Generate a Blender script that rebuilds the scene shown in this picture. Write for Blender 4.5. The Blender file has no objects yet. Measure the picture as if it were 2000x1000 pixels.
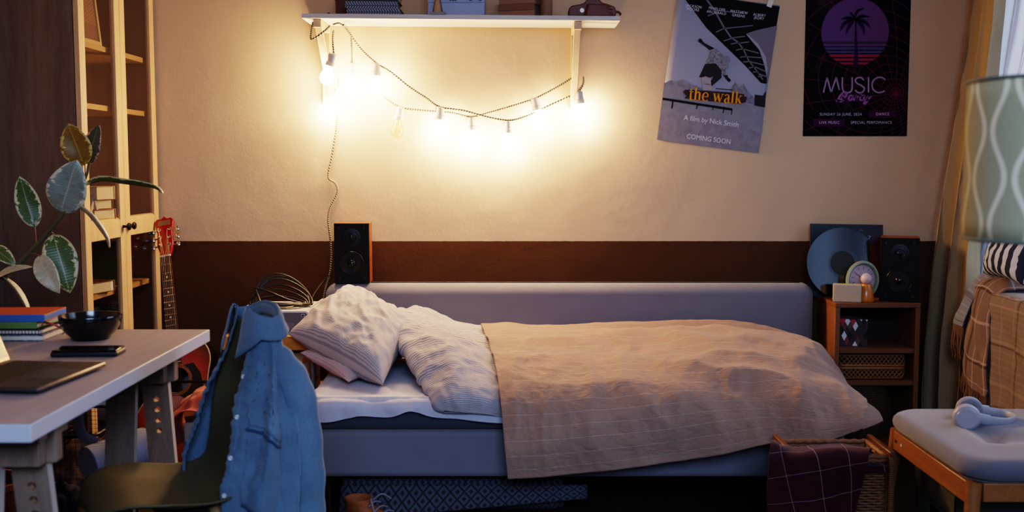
import bpy, bmesh, math, random
import numpy as np
from mathutils import Vector, Matrix, noise
R = math.radians
PI = math.pi
random.seed(7)
SC = bpy.context.scene
COL = SC.collection

# ---------------------------------------------------------------- survey of the room: camera at (0,0,1.22) looking along +Y
F, CX, CY, H = 2070.0, 1010.0, 500.0, 1.22
PT = math.atan(175.0 / F)
cp, sp = math.cos(PT), math.sin(PT)
def ray(px, py):
    a = (px - CX) / F; b = (CY - py) / F
    return a, cp + b * sp, -sp + b * cp
def W(px, py, Y):
    dx, dy, dz = ray(px, py); t = Y / dy
    return Vector((dx * t, Y, H + dz * t))
def WZ(px, py, z):
    dx, dy, dz = ray(px, py); t = (z - H) / dz
    return Vector((dx * t, dy * t, z))
YW = 4.6

# ---------------------------------------------------------------- materials
def lin(c):
    if isinstance(c, str):
        c = c.lstrip('#'); c = [int(c[i:i + 2], 16) / 255 for i in (0, 2, 4)]
        c = [x / 12.92 if x <= .04045 else ((x + .055) / 1.055) ** 2.4 for x in c]
    return tuple(c)
def c4(c, k=1.0):
    c = lin(c); return (min(c[0] * k, 1), min(c[1] * k, 1), min(c[2] * k, 1), 1)
def newmat(name):
    m = bpy.data.materials.new(name); m.use_nodes = True
    nt = m.node_tree
    return m, nt, nt.nodes['Principled BSDF']
def setin(nt, sock, v):
    if hasattr(v, 'is_output'): nt.links.new(v, sock)
    else: sock.default_value = v
def mth(nt, op, a, b=0.0, c=None):
    n = nt.nodes.new('ShaderNodeMath'); n.operation = op
    setin(nt, n.inputs[0], a); setin(nt, n.inputs[1], b)
    if c is not None: setin(nt, n.inputs[2], c)
    return n.outputs[0]
def mixc(nt, f, a, b):
    n = nt.nodes.new('ShaderNodeMix'); n.data_type = 'RGBA'
    setin(nt, n.inputs[0], f); setin(nt, n.inputs[6], a); setin(nt, n.inputs[7], b)
    return n.outputs[2]
def coord(nt, kind='Object', scale=(1, 1, 1), rot=(0, 0, 0)):
    t = nt.nodes.new('ShaderNodeTexCoord'); mp = nt.nodes.new('ShaderNodeMapping')
    mp.inputs['Scale'].default_value = scale; mp.inputs['Rotation'].default_value = rot
    nt.links.new(t.outputs[kind], mp.inputs[0]); return mp.outputs[0]
def sep(nt, v):
    n = nt.nodes.new('ShaderNodeSeparateXYZ'); nt.links.new(v, n.inputs[0]); return n.outputs
def nz(nt, vec, scale=5, detail=3, rough=.5, dist=0.0):
    n = nt.nodes.new('ShaderNodeTexNoise'); nt.links.new(vec, n.inputs['Vector'])
    n.inputs['Scale'].default_value = scale; n.inputs['Detail'].default_value = detail
    n.inputs['Roughness'].default_value = rough; n.inputs['Distortion'].default_value = dist
    return n.outputs[0]
def bump(nt, b, h, strength, dist=.002):
    n = nt.nodes.new('ShaderNodeBump'); n.inputs['Strength'].default_value = strength
    n.inputs['Distance'].default_value = dist; nt.links.new(h, n.inputs['Height'])
    old = b.inputs['Normal']
    if old.is_linked: nt.links.new(old.links[0].from_socket, n.inputs['Normal'])
    nt.links.new(n.outputs[0], b.inputs['Normal'])
def simple(name, c, rough=.6, metal=0.0, spec=.5, var=.12, vs=14, bs=0, bst=.2, sheen=0.0, coat=0.0):
    m, nt, b = newmat(name)
    v = coord(nt)
    nt.links.new(mixc(nt, nz(nt, v, vs), c4(c, 1 - var), c4(c, 1 + var)), b.inputs['Base Color'])
    b.inputs['Roughness'].default_value = rough; b.inputs['Metallic'].default_value = metal
    b.inputs['Specular IOR Level'].default_value = spec
    if sheen: b.inputs['Sheen Weight'].default_value = sheen
    if coat: b.inputs['Coat Weight'].default_value = coat
    if bs: bump(nt, b, nz(nt, v, bs), bst)
    return m
def wood(name, c1, c2, axis=0, rough=.5, stretch=14, scale=3.0, spec=.4):
    m, nt, b = newmat(name)
    s = [stretch] * 3; s[axis] = 1.0
    v = coord(nt, 'Object', s)
    g = nz(nt, v, scale, 5, .6, .8)
    f = nz(nt, v, scale * 9, 2, .5)
    gg = mth(nt, 'ADD', mth(nt, 'MULTIPLY', g, .75), mth(nt, 'MULTIPLY', f, .25))
    rm = nt.nodes.new('ShaderNodeMapRange'); nt.links.new(gg, rm.inputs[0])
    rm.inputs[1].default_value = .35; rm.inputs[2].default_value = .65
    nt.links.new(mixc(nt, rm.outputs[0], c4(c1), c4(c2)), b.inputs['Base Color'])
    b.inputs['Roughness'].default_value = rough; b.inputs['Specular IOR Level'].default_value = spec
    bump(nt, b, gg, .12, .001)
    return m
def fabric(name, c, var=.12, rough=.9, ws=500, wst=.35, kind='Object', sheen=.15, mottle=.1):
    m, nt, b = newmat(name)
    v = coord(nt, kind)
    x, y, z = sep(nt, v)
    big = nz(nt, v, 9, 3); fine = nz(nt, v, ws, 2)
    f = mth(nt, 'ADD', mth(nt, 'MULTIPLY', big, .5), mth(nt, 'MULTIPLY', fine, .5))
    nt.links.new(mixc(nt, f, c4(c, 1 - var * 1.6), c4(c, 1 + var * 1.6)), b.inputs['Base Color'])
    b.inputs['Roughness'].default_value = rough; b.inputs['Specular IOR Level'].default_value = .15
    b.inputs['Sheen Weight'].default_value = sheen
    bump(nt, b, fine, wst, .0012)
    return m
def lines(nt, s, freq, width):
    # 1 on thin lines of a repeating coordinate
    return mth(nt, 'LESS_THAN', mth(nt, 'FRACT', mth(nt, 'MULTIPLY', s, freq)), width)
def striped(name, base, layers, rough=.9, var=.06, ws=600, wst=.25, crease=0.0, rot=0.0):
    """layers: (axis 0/1, freq per metre, width share, colour, strength) drawn along the cloth's own UV in metres"""
    m, nt, b = newmat(name)
    v = coord(nt, 'UV', (1, 1, 1), (0, 0, rot)); x, y, z = sep(nt, v)
    col = mixc(nt, nz(nt, v, 7), c4(base, 1 - var), c4(base, 1 + var))
    for ax, fr, wd, cc, st in layers:
        l = lines(nt, (x, y)[ax], fr, wd)
        col = mixc(nt, mth(nt, 'MULTIPLY', l, st), col, c4(cc))
    nt.links.new(col, b.inputs['Base Color'])
    b.inputs['Roughness'].default_value = rough; b.inputs['Specular IOR Level'].default_value = .15
    b.inputs['Sheen Weight'].default_value = .1
    bump(nt, b, nz(nt, v, ws, 2), wst, .001)
    if crease:
        bump(nt, b, nz(nt, coord(nt, 'UV', (1, 1.6, 1)), 11, 5, .62, 1.2), crease, .02)
    return m
def emit(name, c, strength):
    m, nt, b = newmat(name)
    b.inputs['Base Color'].default_value = c4(c)
    b.inputs['Emission Color'].default_value = c4(c); b.inputs['Emission Strength'].default_value = strength
    return m
def thin_glass(name, tint='#ffffff', refl=.09, rough=0.02):
    m, nt, b = newmat(name)
    nt.nodes.remove(b)
    tr = nt.nodes.new('ShaderNodeBsdfTransparent'); tr.inputs[0].default_value = c4(tint)
    gl = nt.nodes.new('ShaderNodeBsdfGlossy'); gl.inputs['Roughness'].default_value = rough
    lw = nt.nodes.new('ShaderNodeLayerWeight'); lw.inputs[0].default_value = .5
    f = mth(nt, 'MINIMUM', mth(nt, 'ADD', mth(nt, 'MULTIPLY', mth(nt, 'POWER', lw.outputs['Facing'], 4.5), .55), refl * .3), 1.0)
    mx = nt.nodes.new('ShaderNodeMixShader')
    nt.links.new(f, mx.inputs[0]); nt.links.new(tr.outputs[0], mx.inputs[1]); nt.links.new(gl.outputs[0], mx.inputs[2])
    nt.links.new(mx.outputs[0], nt.nodes['Material Output'].inputs[0])
    return m

# ---------------------------------------------------------------- mesh building
class MB:
    def __init__(s): s.v = []; s.f = []; s.m = []; s.uv = []
    def add(s, vs, fs, mi=0, uvs=None, M=None):
        b = len(s.v)
        s.v += [tuple(M @ Vector(v)) if M else tuple(v) for v in vs]
        for i, f in enumerate(fs):
            s.f.append([b + j for j in f]); s.m.append(mi); s.uv.append(uvs[i] if uvs else None)
        return s
    def box(s, x0, x1, y0, y1, z0, z1, mi=0, M=None):
        vs = [(x, y, z) for x in (x0, x1) for y in (y0, y1) for z in (z0, z1)]
        return s.add(vs, [(0, 1, 3, 2), (4, 6, 7, 5), (0, 4, 5, 1), (2, 3, 7, 6), (0, 2, 6, 4), (1, 5, 7, 3)], mi, None, M)
    def hexa(s, p8, mi=0):   # bottom 4 then top 4, same winding
        return s.add(p8, [(3, 2, 1, 0), (4, 5, 6, 7), (0, 1, 5, 4), (1, 2, 6, 5), (2, 3, 7, 6), (3, 0, 4, 7)], mi)
    def cyl(s, a, b, r0, r1=None, n=20, mi=0):
        return s.tube([a, b], [r0, r0 if r1 is None else r1], n, mi)
    def tube(s, pts, r, n=8, mi=0, closed=False, M=None, flat=1.0, up0=None):
        pts = [Vector(p) for p in pts]; k = len(pts)
        rr = r if isinstance(r, (list, tuple)) else [r] * k
        vs = []; up = Vector(up0) if up0 else None
        for i, p in enumerate(pts):
            if closed: t = pts[(i + 1) % k] - pts[i - 1]
            else: t = pts[min(i + 1, k - 1)] - pts[max(i - 1, 0)]
            t = t.normalized() if t.length > 1e-9 else Vector((0, 0, 1))
            if up is None:
                up = Vector((0, 0, 1)) if abs(t.z) < .9 else Vector((1, 0, 0))
            a = (up - t * up.dot(t))
            if a.length < 1e-6: a = t.orthogonal()
            a.normalize(); b = t.cross(a); up = a
            for j in range(n):
                q = 2 * PI * j / n
                vs.append(p + a * math.cos(q) * rr[i] + b * math.sin(q) * rr[i] * flat)
        fs = []
        for i in range(k if closed else k - 1):
            i2 = (i + 1) % k
            for j in range(n):
                j2 = (j + 1) % n
                fs.append((i * n + j, i * n + j2, i2 * n + j2, i2 * n + j))
        if not closed:
            fs.append(tuple(range(n - 1, -1, -1))); fs.append(tuple((k - 1) * n + j for j in range(n)))
        return s.add(vs, fs, mi, None, M)
    def lathe(s, prof, M=None, n=32, mi=0, sx=1.0, sy=1.0):
        vs = []; fs = []; k = len(prof)
        for r, h in prof:
            for j in range(n):
                q = 2 * PI * j / n; vs.append((r * math.cos(q) * sx, r * math.sin(q) * sy, h))
        for i in range(k - 1):
            for j in range(n):
                j2 = (j + 1) % n; fs.append((i * n + j, i * n + j2, (i + 1) * n + j2, (i + 1) * n + j))
        if prof[0][0] > 1e-5: fs.append(tuple(range(n - 1, -1, -1)))
        if prof[-1][0] > 1e-5: fs.append(tuple((k - 1) * n + j for j in range(n)))
        return s.add(vs, fs, mi, None, M)
    def prism(s, o, y0, y1, mi=0, M=None):   # outline in x,z, pushed through along y
        n = len(o)
        vs = [(x, y0, z) for x, z in o] + [(x, y1, z) for x, z in o]
        fs = [tuple(range(n)), tuple(range(2 * n - 1, n - 1, -1))] + [(i, (i + 1) % n, n + (i + 1) % n, n + i) for i in range(n)]
        return s.add(vs, fs, mi, None, M)
    def flat(s, o, y, mi=0, M=None):          # flat polygon in x,z
        return s.add([(x, y, z) for x, z in o], [tuple(range(len(o)))], mi, None, M)
    def grid(s, G, mi=0, su=1.0, sv=1.0, wrap=False, M=None):
        nv, nu = len(G), len(G[0]); vs = [p for row in G for p in row]; fs = []; uvs = []
        for i in range(nv - 1):
            for j in range(nu if wrap else nu - 1):
                j2 = (j + 1) % nu
                fs.append((i * nu + j, i * nu + j2, (i + 1) * nu + j2, (i + 1) * nu + j))
                d = nu if wrap else nu - 1
                u0, u1 = j / d * su, (j + 1) / d * su; v0, v1 = i / (nv - 1) * sv, (i + 1) / (nv - 1) * sv
                uvs.append([(u0, v0), (u1, v0), (u1, v1), (u0, v1)])
        return s.add(vs, fs, mi, uvs, M)
    def build(s, name, mats, parent=None, world=False, bevel=0.0, seg=2, sub=0, solid=0.0, ang=35, merge=False, recalc=True, soff=-1.0):
        me = bpy.data.meshes.new(name)
        V = s.v
        if world and parent is not None:
            inv = ROOTM[parent.name].inverted(); V = [tuple(inv @ Vector(v)) for v in V]
        me.from_pydata(V, [], s.f)
        if not isinstance(mats, (list, tuple)): mats = [mats]
        for m in mats: me.materials.append(m)
        for pl, mi in zip(me.polygons, s.m): pl.material_index = mi; pl.use_smooth = True
        if any(u is not None for u in s.uv):
            L = me.uv_layers.new(name='UVMap')
            for pl, u in zip(me.polygons, s.uv):
                if u:
                    for li, c in zip(pl.loop_indices, u): L.data[li].uv = c
        if recalc or merge:
            bm = bmesh.new(); bm.from_mesh(me)
            if merge: bmesh.ops.remove_doubles(bm, verts=bm.verts, dist=1e-5)
            if recalc: bmesh.ops.recalc_face_normals(bm, faces=bm.faces)
            bm.to_mesh(me); bm.free()
        me.set_sharp_from_angle(angle=R(ang))
        o = bpy.data.objects.new(name, me); COL.objects.link(o)
        if parent is not None:
            o.parent = parent
            if parent.name in ROOTM: ROOTM[o.name] = ROOTM[parent.name]
        else: ROOTM[o.name] = Matrix()
        if bevel:
            b = o.modifiers.new('b', 'BEVEL'); b.width = bevel; b.segments = seg; b.limit_method = 'ANGLE'; b.angle_limit = R(35)
        if solid:
            b = o.modifiers.new('t', 'SOLIDIFY'); b.thickness = solid; b.offset = soff
        if sub:
            b = o.modifiers.new('s', 'SUBSURF'); b.levels = sub; b.render_levels = sub
        return o
ROOTM = {}
def tag(o, label, cat, group=None, kind=None):
    if label: o['label'] = label
    if cat: o['category'] = cat
    if group: o['group'] = group
    if kind: o['kind'] = kind
    return o
def thing(name, label, cat, loc=(0, 0, 0), rot=(0, 0, 0), group=None):
    o = bpy.data.objects.new(name, None); COL.objects.link(o)
    o.location = loc; o.rotation_euler = rot; o.empty_display_size = .05
    ROOTM[o.name] = Matrix.Translation(Vector(loc)) @ (Matrix.Rotation(rot[2], 4, 'Z') @ Matrix.Rotation(rot[1], 4, 'Y') @ Matrix.Rotation(rot[0], 4, 'X'))
    return tag(o, label, cat, group)
def dup(root, loc, rot=None, label=None, group=None):
    r = root.copy(); COL.objects.link(r); r.location = loc
    if rot is not None: r.rotation_euler = rot
    if label: r['label'] = label
    if group: r['group'] = group
    for ch in list(root.children):
        c = ch.copy(); COL.objects.link(c); c.parent = r
        for g in list(ch.children):
            d = g.copy(); COL.objects.link(d); d.parent = c
    return r
def struct(o, kind='structure'): o['kind'] = kind; return o

def crom(A, n):
    A = np.asarray(A, float); k = len(A)
    P = np.concatenate([[2 * A[0] - A[1]], A, [2 * A[-1] - A[-2]]])
    t = np.linspace(0, k - 1, n); i = np.minimum(t.astype(int), k - 2); f = (t - i).reshape((-1,) + (1,) * (A.ndim - 1))
    p0, p1, p2, p3 = P[i], P[i + 1], P[i + 2], P[i + 3]
    return .5 * (2 * p1 + (p2 - p0) * f + (2 * p0 - 5 * p1 + 4 * p2 - p3) * f * f + (3 * p1 - p0 - 3 * p2 + p3) * f ** 3)
def curve(pts, n): return [Vector(p) for p in crom([tuple(p) for p in pts], n)]
def surf(net, nu, nv):
    A = np.array([[tuple(p) for p in r] for r in net], float)
    A = crom(A, nv); A = crom(A.transpose(1, 0, 2), nu).transpose(1, 0, 2)
    return A
def normals(A):
    du = np.gradient(A, axis=1); dv = np.gradient(A, axis=0)
    n = np.cross(du, dv); l = np.linalg.norm(n, axis=2, keepdims=True); return n / np.maximum(l, 1e-9)
def ridge(p): return 1 - 2 * abs(noise.noise(p))
def wrinkle(A, layers, mask=None, flip=1):
    """push a cloth grid along its normals; layers: (amp, (fx,fy,fz), 'n' smooth or 'r' creased)"""
    N = normals(A) * flip; B = A.copy()
    nv, nu, _ = A.shape
    for i in range(nv):
        for j in range(nu):
            p = A[i, j]; d = 0
            for a, f, k in layers:
                q = Vector((p[0] * f[0], p[1] * f[1], p[2] * f[2])) + Vector((a * 977, 3.1, f[0]))
                w = noise.noise_vector(q * .6) * .5
                d += a * (ridge(q + w) if k == 'r' else noise.noise(q + w))
            m = mask(i / (nv - 1), j / (nu - 1)) if mask else 1
            B[i, j] = p + N[i, j] * d * m
    return B
def pts(A): return [[tuple(p) for p in r] for r in A]

def text_geo(body, size, spacing=1.0, shear=0.0, offset=0.0):
    cu = bpy.data.curves.new('t', 'FONT'); cu.body = body; cu.size = size; cu.align_x = 'CENTER'; cu.align_y = 'CENTER'
    cu.space_character = spacing; cu.shear = shear; cu.offset = offset; cu.resolution_u = 4
    o = bpy.data.objects.new('t', cu); COL.objects.link(o); bpy.context.view_layer.update()
    me = bpy.data.meshes.new_from_object(o.evaluated_get(bpy.context.evaluated_depsgraph_get()))
    vs = [(v.co.x, 0, v.co.y) for v in me.vertices]; fs = [tuple(p.vertices) for p in me.polygons]
    bpy.data.objects.remove(o); bpy.data.curves.remove(cu); bpy.data.meshes.remove(me)
    return vs, fs
def put_text(mb, body, size, M, mi=0, sx=1.0, **k):
    vs, fs = text_geo(body, size, **k)
    mb.add([(v[0] * sx, v[1], v[2]) for v in vs], fs, mi, None, M)
def stroke(mb, p, w, y, mi=0, n=0, M=None, cap=False):
    """a flat pen stroke in x,z through points p with width(s) w"""
    if n: 
        ww = crom([[a] for a in (w if isinstance(w, (list, tuple)) else [w] * len(p))], n)[:, 0].tolist()
        p = [tuple(q) for q in crom(p, n)]; w = ww
    k = len(p); w = list(w) if isinstance(w, (list, tuple)) else [w] * k
    L = []; Rr = []
    for i in range(k):
        a = p[max(i - 1, 0)]; b = p[min(i + 1, k - 1)]
        dx, dz = b[0] - a[0], b[1] - a[1]; l = math.hypot(dx, dz) or 1
        nx, nzz = -dz / l * w[i] / 2, dx / l * w[i] / 2
        L.append((p[i][0] + nx, y, p[i][1] + nzz)); Rr.append((p[i][0] - nx, y, p[i][1] - nzz))
    vs = L + Rr
    mb.add(vs, [(i, i + 1, k + i + 1, k + i) for i in range(k - 1)], mi, None, M)
    if cap:
        for q, ww in ((p[0], w[0]), (p[-1], w[-1])): disc(mb, q, ww / 2, y, mi, M, 12)
def disc(mb, c, r, y, mi=0, M=None, n=48, rz=None):
    mb.flat([(c[0] + r * math.cos(2 * PI * i / n), c[1] + (rz or r) * math.sin(2 * PI * i / n)) for i in range(n)], y, mi, M)
RX = Matrix.Rotation(R(90), 4, 'X')      # turns a lathe's axis towards -Y (towards the camera)
def T(x, y, z): return Matrix.Translation((x, y, z))
# ================================================================ SETTING
def wall_mat():
    m, nt, b = newmat('two_tone_plaster')
    g = nt.nodes.new('ShaderNodeNewGeometry'); x, y, z = sep(nt, g.outputs['Position'])
    v = coord(nt)
    edge = mth(nt, 'ADD', z, mth(nt, 'MULTIPLY', mth(nt, 'SUBTRACT', nz(nt, v, 40), .5), .004))
    up = mth(nt, 'GREATER_THAN', edge, PAINT_Z)
    hi = mixc(nt, nz(nt, v, 1.3, 4), c4('#b79c80'), c4('#c3a789'))
    lo = mixc(nt, nz(nt, v, 2, 4), c4('#452811'), c4('#4f2f15'))
    nt.links.new(mixc(nt, up, lo, hi), b.inputs['Base Color'])
    b.inputs['Roughness'].default_value = .78; b.inputs['Specular IOR Level'].default_value = .25
    bump(nt, b, nz(nt, v, 95, 4, .6), .22, .003)
    bump(nt, b, nz(nt, v, 13, 3, .55, .6), .14, .01)
    bump(nt, b, nz(nt, v, 3.0, 2), .25, .03)
    # a few hairline cracks
    vo = nt.nodes.new('ShaderNodeTexVoronoi'); vo.feature = 'DISTANCE_TO_EDGE'; vo.inputs['Scale'].default_value = .9
    sv = nt.nodes.new('ShaderNodeVectorMath'); sv.operation = 'ADD'
    nn = nt.nodes.new('ShaderNodeTexNoise'); nn.inputs['Scale'].default_value = 5; nn.inputs['Detail'].default_value = 5
    nt.links.new(v, nn.inputs['Vector']); nt.links.new(v, sv.inputs[0]); nt.links.new(nn.outputs['Color'], sv.inputs[1])
    nt.links.new(sv.outputs[0], vo.inputs['Vector'])
    cr = mth(nt, 'MULTIPLY', mth(nt, 'LESS_THAN', vo.outputs['Distance'], .004), mth(nt, 'GREATER_THAN', nz(nt, v, 2.2), .57))
    bump(nt, b, mth(nt, 'SUBTRACT', 1.0, cr), .35, .004)
    return m
PAINT_Z = W(1000, 471, YW).z
M_wall = wall_mat()
M_floor = wood('dark_floor_boards', '#2a211b', '#40332a', 1, .45, 10)
M_ceil = simple('ceiling_paint', '#cfc8c0', .9, var=.03)
M_white = simple('white_paint', '#d9d6d2', .45, var=.03)
M_offw = simple('warm_white_panel', '#b9a488', .6, var=.05)

XL, XR = -1.87, 1.98
def bx(x0, x1, y0, y1, z0, z1): return MB().box(x0, x1, y0, y1, z0, z1)
struct(bx(XL - .1, 2.45, -.6, YW + .12, -.1, 0).build('floor', M_floor))
struct(bx(XL - .1, 2.45, -.6, YW + .12, 2.7, 2.8).build('ceiling', M_ceil))
wb = MB(); wb.grid([[(XL - .1 + (2.55 - XL) * i / 4, YW, 2.7 * j / 4) for i in range(5)] for j in range(5)])
wb.box(XL - .1, 2.45, YW + .002, YW + .12, 0, 2.7)
struct(wb.build('wall_back', M_wall))
struct(bx(XL - .1, XL, -.6, YW, 0, 2.7).build('wall_left', M_wall))
wr = MB()
Y0, Y1, ZS, ZT = 0.0, 4.40, .70, 2.45
wr.box(XR, 2.45, -.6, Y0, 0, 2.7).box(XR, 2.45, Y1, YW, 0, 2.7).box(XR, 2.45, Y0, Y1, 0, ZS).box(XR, 2.45, Y0, Y1, ZT, 2.7)
struct(wr.build('wall_right', M_wall))
# sill: a deep board over a pale panel under the window
sl = MB().box(1.82, XR + .29, 1.1, 4.12, .702, .735).box(XR + .005, XR + .29, 4.12, Y1 - .02, .702, .735)
struct(sl.build('trim_1', M_white, bevel=.006))
struct(bx(1.87, XR - .001, 1.2, 4.36, 0, .70).build('trim_2', M_offw, bevel=.004))
struct(bx(XL, 1.9, YW - .015, YW - .001, 0, .07).build('baseboard_back', wood('skirting', '#2c1c12', '#38251a', 0)))
# window: frame with mullions and panes deep in the reveal
wf = MB()
X0, X1 = 2.27, 2.32
for y in (Y0, Y0 + 1.47, Y0 + 2.44, Y0 + 3.42, Y1 - .06): wf.box(X0, X1, y, y + .06, ZS + .03, ZT)
for z in (ZS + .03, ZT - .06, 1.95): wf.box(X0 + .002, X1 - .002, Y0, Y1, z, z + .06)
win = struct(wf.build('window_1', M_white, bevel=.004))
gp = MB()
for y in (Y0, Y0 + 1.47, Y0 + 2.44, Y0 + 3.42): gp.box(2.292, 2.296, y + .055, {0: 1.475, 1: 2.445, 2: 3.425, 3: 4.345}[int(y)], ZS + .08, ZT - .05)
gp.build('window_pane', thin_glass('window_glass'), win)

# ================================================================ BED
M_grey = fabric('grey_upholstery', '#727078', .10, .92, 420, .4, sheen=.25)
M_matt = fabric('mattress_ticking', '#45464f', .10, .95, 420, .3)
M_black = simple('black_plastic', '#0b0b0c', .45, var=.2)
bed = thing('bed', 'long grey upholstered single bed with a low padded headboard along the wall', 'bed', (.2, 4.0, 0))
XB0, XB1, YF, YB = -.735, 1.13, 3.58, 4.46
hb = MB()
zt = W(1000, 556, 4.47).z + .004
prof = []
for k in range(9):
    a = PI / 2 * k / 8; prof.append((.045 * (1 - math.cos(a)), .045 * math.sin(a)))
G = []
x0, x1, y0, y1 = -.817, 1.262, YB, 4.585
rim = []
def ring(inset_xy, z, rad):
    o = []
    a0, a1, b0, b1 = x0 + inset_xy, x1 - inset_xy, y0 + inset_xy * .8, y1 - inset_xy * .8
    for cx_, cy_, s in ((a1 - rad, b1 - rad, 0), (a0 + rad, b1 - rad, 1), (a0 + rad, b0 + rad, 2), (a1 - rad, b0 + rad, 3)):
        for k in range(7):
            q = PI / 2 * (s + k / 6); o.append((cx_ + rad * math.cos(q), cy_ + rad * math.sin(q), z))
    return o
rings = [ring(0, .15, .04), ring(0, zt - .16, .04), ring(0, zt - .05, .04)]
for i in range(1, 9):
    a = PI / 2 * i / 8; rings.append(ring(.05 * (1 - math.cos(a)), zt - .05 + .05 * math.sin(a), .04))
hb.grid(rings, wrap=True); n = len(rings[0])
hb.add(rings[-1], [tuple(range(n))]); hb.add(rings[0], [tuple(range(n))])
hb.build('headboard', M_grey, bed, True, merge=True, ang=60)
MB().box(XB0, XB1, YF, YB - .002, .15, .312).build('base', M_grey, bed, True, bevel=.018, seg=4, ang=60)
for x in (XB0 + .06, XB1 - .12):
    for y in (YF + .14, 4.36): MB().cyl((x, y, 0), (x, y, .15), .022, .03).build('leg', M_black, bed, True)
mt = MB().box(XB0 + .004, XB1 - .004, YF + .008, YB - .006, .314, .414).build('mattress', M_matt, bevel=.022, seg=4, ang=60)
tag(mt, 'slim dark grey mattress lying on the grey bed base', 'mattress')

# fitted white sheet, pulled over the left half of the mattress with a loose hem
M_sheet = fabric('white_cotton_sheet', '#b5b3c0', .04, .9, 900, .15)
hem = [(575, 820), (590, 823), (615, 826), (645, 825), (680, 818), (705, 813), (760, 816), (795, 804), (815, 806), (845, 815), (900, 820), (960, 826), (1020, 828), (1070, 828)]
xs = [W(x, y, 3.55).x for x, y in hem]
net = []
for Y, z in ((4.44, .428), (4.25, .436), (4.0, .437), (3.8, .437), (3.66, .436), (3.592, .428), (3.566, .405)):
    net.append([Vector((x, Y, z if i else .33)) for i, x in enumerate(xs)])
net.append([W(x, y, 3.560 - .004 * (i % 2)) for i, (x, y) in enumerate(hem)])
for r in net: r[0].x = XB0 - .012; r[1].x = XB0 - .006; r[1].z = min(r[1].z, .41) if r is not net[-1] else r[1].z
A = surf(net, 150, 120)
A = wrinkle(A, [(.009, (5, 2.6, 4), 'r'), (.005, (9, 6, 9), 'r'), (.003, (26, 18, 20), 'n')], lambda v, u: .35 + .65 * min(1, max(0, (v - .3) / .3)))
A[:, :, 2] = np.maximum(A[:, :, 2], np.where((A[:, :, 1] > 3.6) & (A[:, :, 0] > XB0 + .02), .4285, 0))
sh = MB().grid(pts(A), su=1.2, sv=.9).build('bed_sheet', M_sheet, solid=.002, ang=80, recalc=False, soff=1)
tag(sh, 'rumpled white sheet over the mattress, its loose hem hanging at the front', 'sheet')

# ---------------------------------------------------------------- striped duvet, folded back
pin = [(0, 170, .42, '#5a5f7e', .62)]
M_duvet = striped('navy_pinstripe_cotton', '#aea5a4', [(1, 95, .42, '#454a66', .55)], crease=.25)
M_pill = striped('fine_pinstripe_cotton', '#b3a9a6', [(1, 120, .42, '#4f5370', .45)], crease=.25)
P = lambda a: [[W(x, y, Y) for x, y in r] for Y, r in a]
net = P([(4.42, [(805, 655), (800, 655), (860, 655), (920, 655), (1000, 665), (1080, 668)]),
         (4.36, [(815, 640), (798, 622), (828, 609), (885, 634), (1000, 645), (1080, 650)]),
         (4.18, [(800, 660), (768, 624), (820, 628), (900, 655), (1000, 672), (1080, 678)]),
         (3.97, [(825, 706), (778, 660), (842, 652), (920, 678), (1000, 704), (1080, 708)]),
         (3.80, [(850, 738), (808, 706), (865, 684), (930, 704), (1000, 734), (1080, 740)]),
         (3.67, [(872, 768), (832, 752), (882, 728), (940, 742), (1000, 762), (1080, 768)]),
         (3.575, [(890, 796), (852, 788), (893, 772), (945, 778), (1000, 795), (1080, 800)]),
         (3.548, [(905, 806), (868, 803), (905, 806), (950, 810), (1000, 813), (1080, 815)])])
for r in net:
    r[0].z = .435 if r[0].y > 3.6 else r[0].z; r[0].x += .03
    for k in (4, 5): r[k].y += .035; r[k].z -= .02
A = surf(net, 130, 130)
A = wrinkle(A, [(.016, (4.5, 5.5, 4), 'r'), (.009, (11, 9, 9), 'r'), (.004, (26, 22, 20), 'r')], lambda v, u: min(1, u * 6) * min(1, (1 - v) * 8 + .2), -1)
A[:, :, 2] = np.maximum(A[:, :, 2], np.where(A[:, :, 1] > 3.60, .434, 0))
dv = MB().grid(pts(A), su=.75, sv=1.0).build('duvet', M_duvet, solid=.004, ang=80, recalc=False)
tag(dv, 'navy and white pinstriped duvet folded back beside the pillow', 'duvet')

# ---------------------------------------------------------------- brown bedspread
M_spread = striped('taupe_cotton_bedspread', '#917566', [(1, 19, .04, '#b5a496', .45)], crease=.45, ws=900)
net = P([(4.42, [(945, 680), (1045, 682), (1130, 680), (1232, 675), (1340, 672), (1432, 675), (1512, 690), (1590, 712)]),
         (4.385, [(939, 640), (1040, 643), (1130, 642), (1230, 636), (1340, 628), (1430, 630), (1510, 647), (1592, 684)]),
         (4.30, [(941, 642), (1042, 646), (1132, 650), (1235, 655), (1345, 650), (1440, 651), (1522, 664), (1602, 692)]),
         (4.12, [(950, 667), (1045, 666), (1140, 664), (1245, 657), (1365, 653), (1470, 653), (1560, 670), (1625, 715)]),
         (3.88, [(961, 702), (1050, 702), (1150, 699), (1260, 692), (1380, 688), (1490, 688), (1590, 706), (1655, 750)]),
         (3.68, [(971, 744), (1058, 744), (1160, 738), (1275, 732), (1395, 724), (1510, 729), (1620, 750), (1690, 790)]),
         (3.55, [(978, 790), (1060, 792), (1165, 785), (1280, 778), (1400, 768), (1515, 768), (1628, 787), (1710, 814)]),
         (3.49, [(985, 858), (1065, 855), (1168, 846), (1282, 836), (1400, 820), (1510, 812), (1614, 826), (1722, 828)]),
         (3.47, [(992, 934), (1070, 929), (1172, 920), (1285, 906), (1400, 888), (1505, 866), (1600, 864), (1727, 833)])])
A = surf(net, 230, 190)
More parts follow.
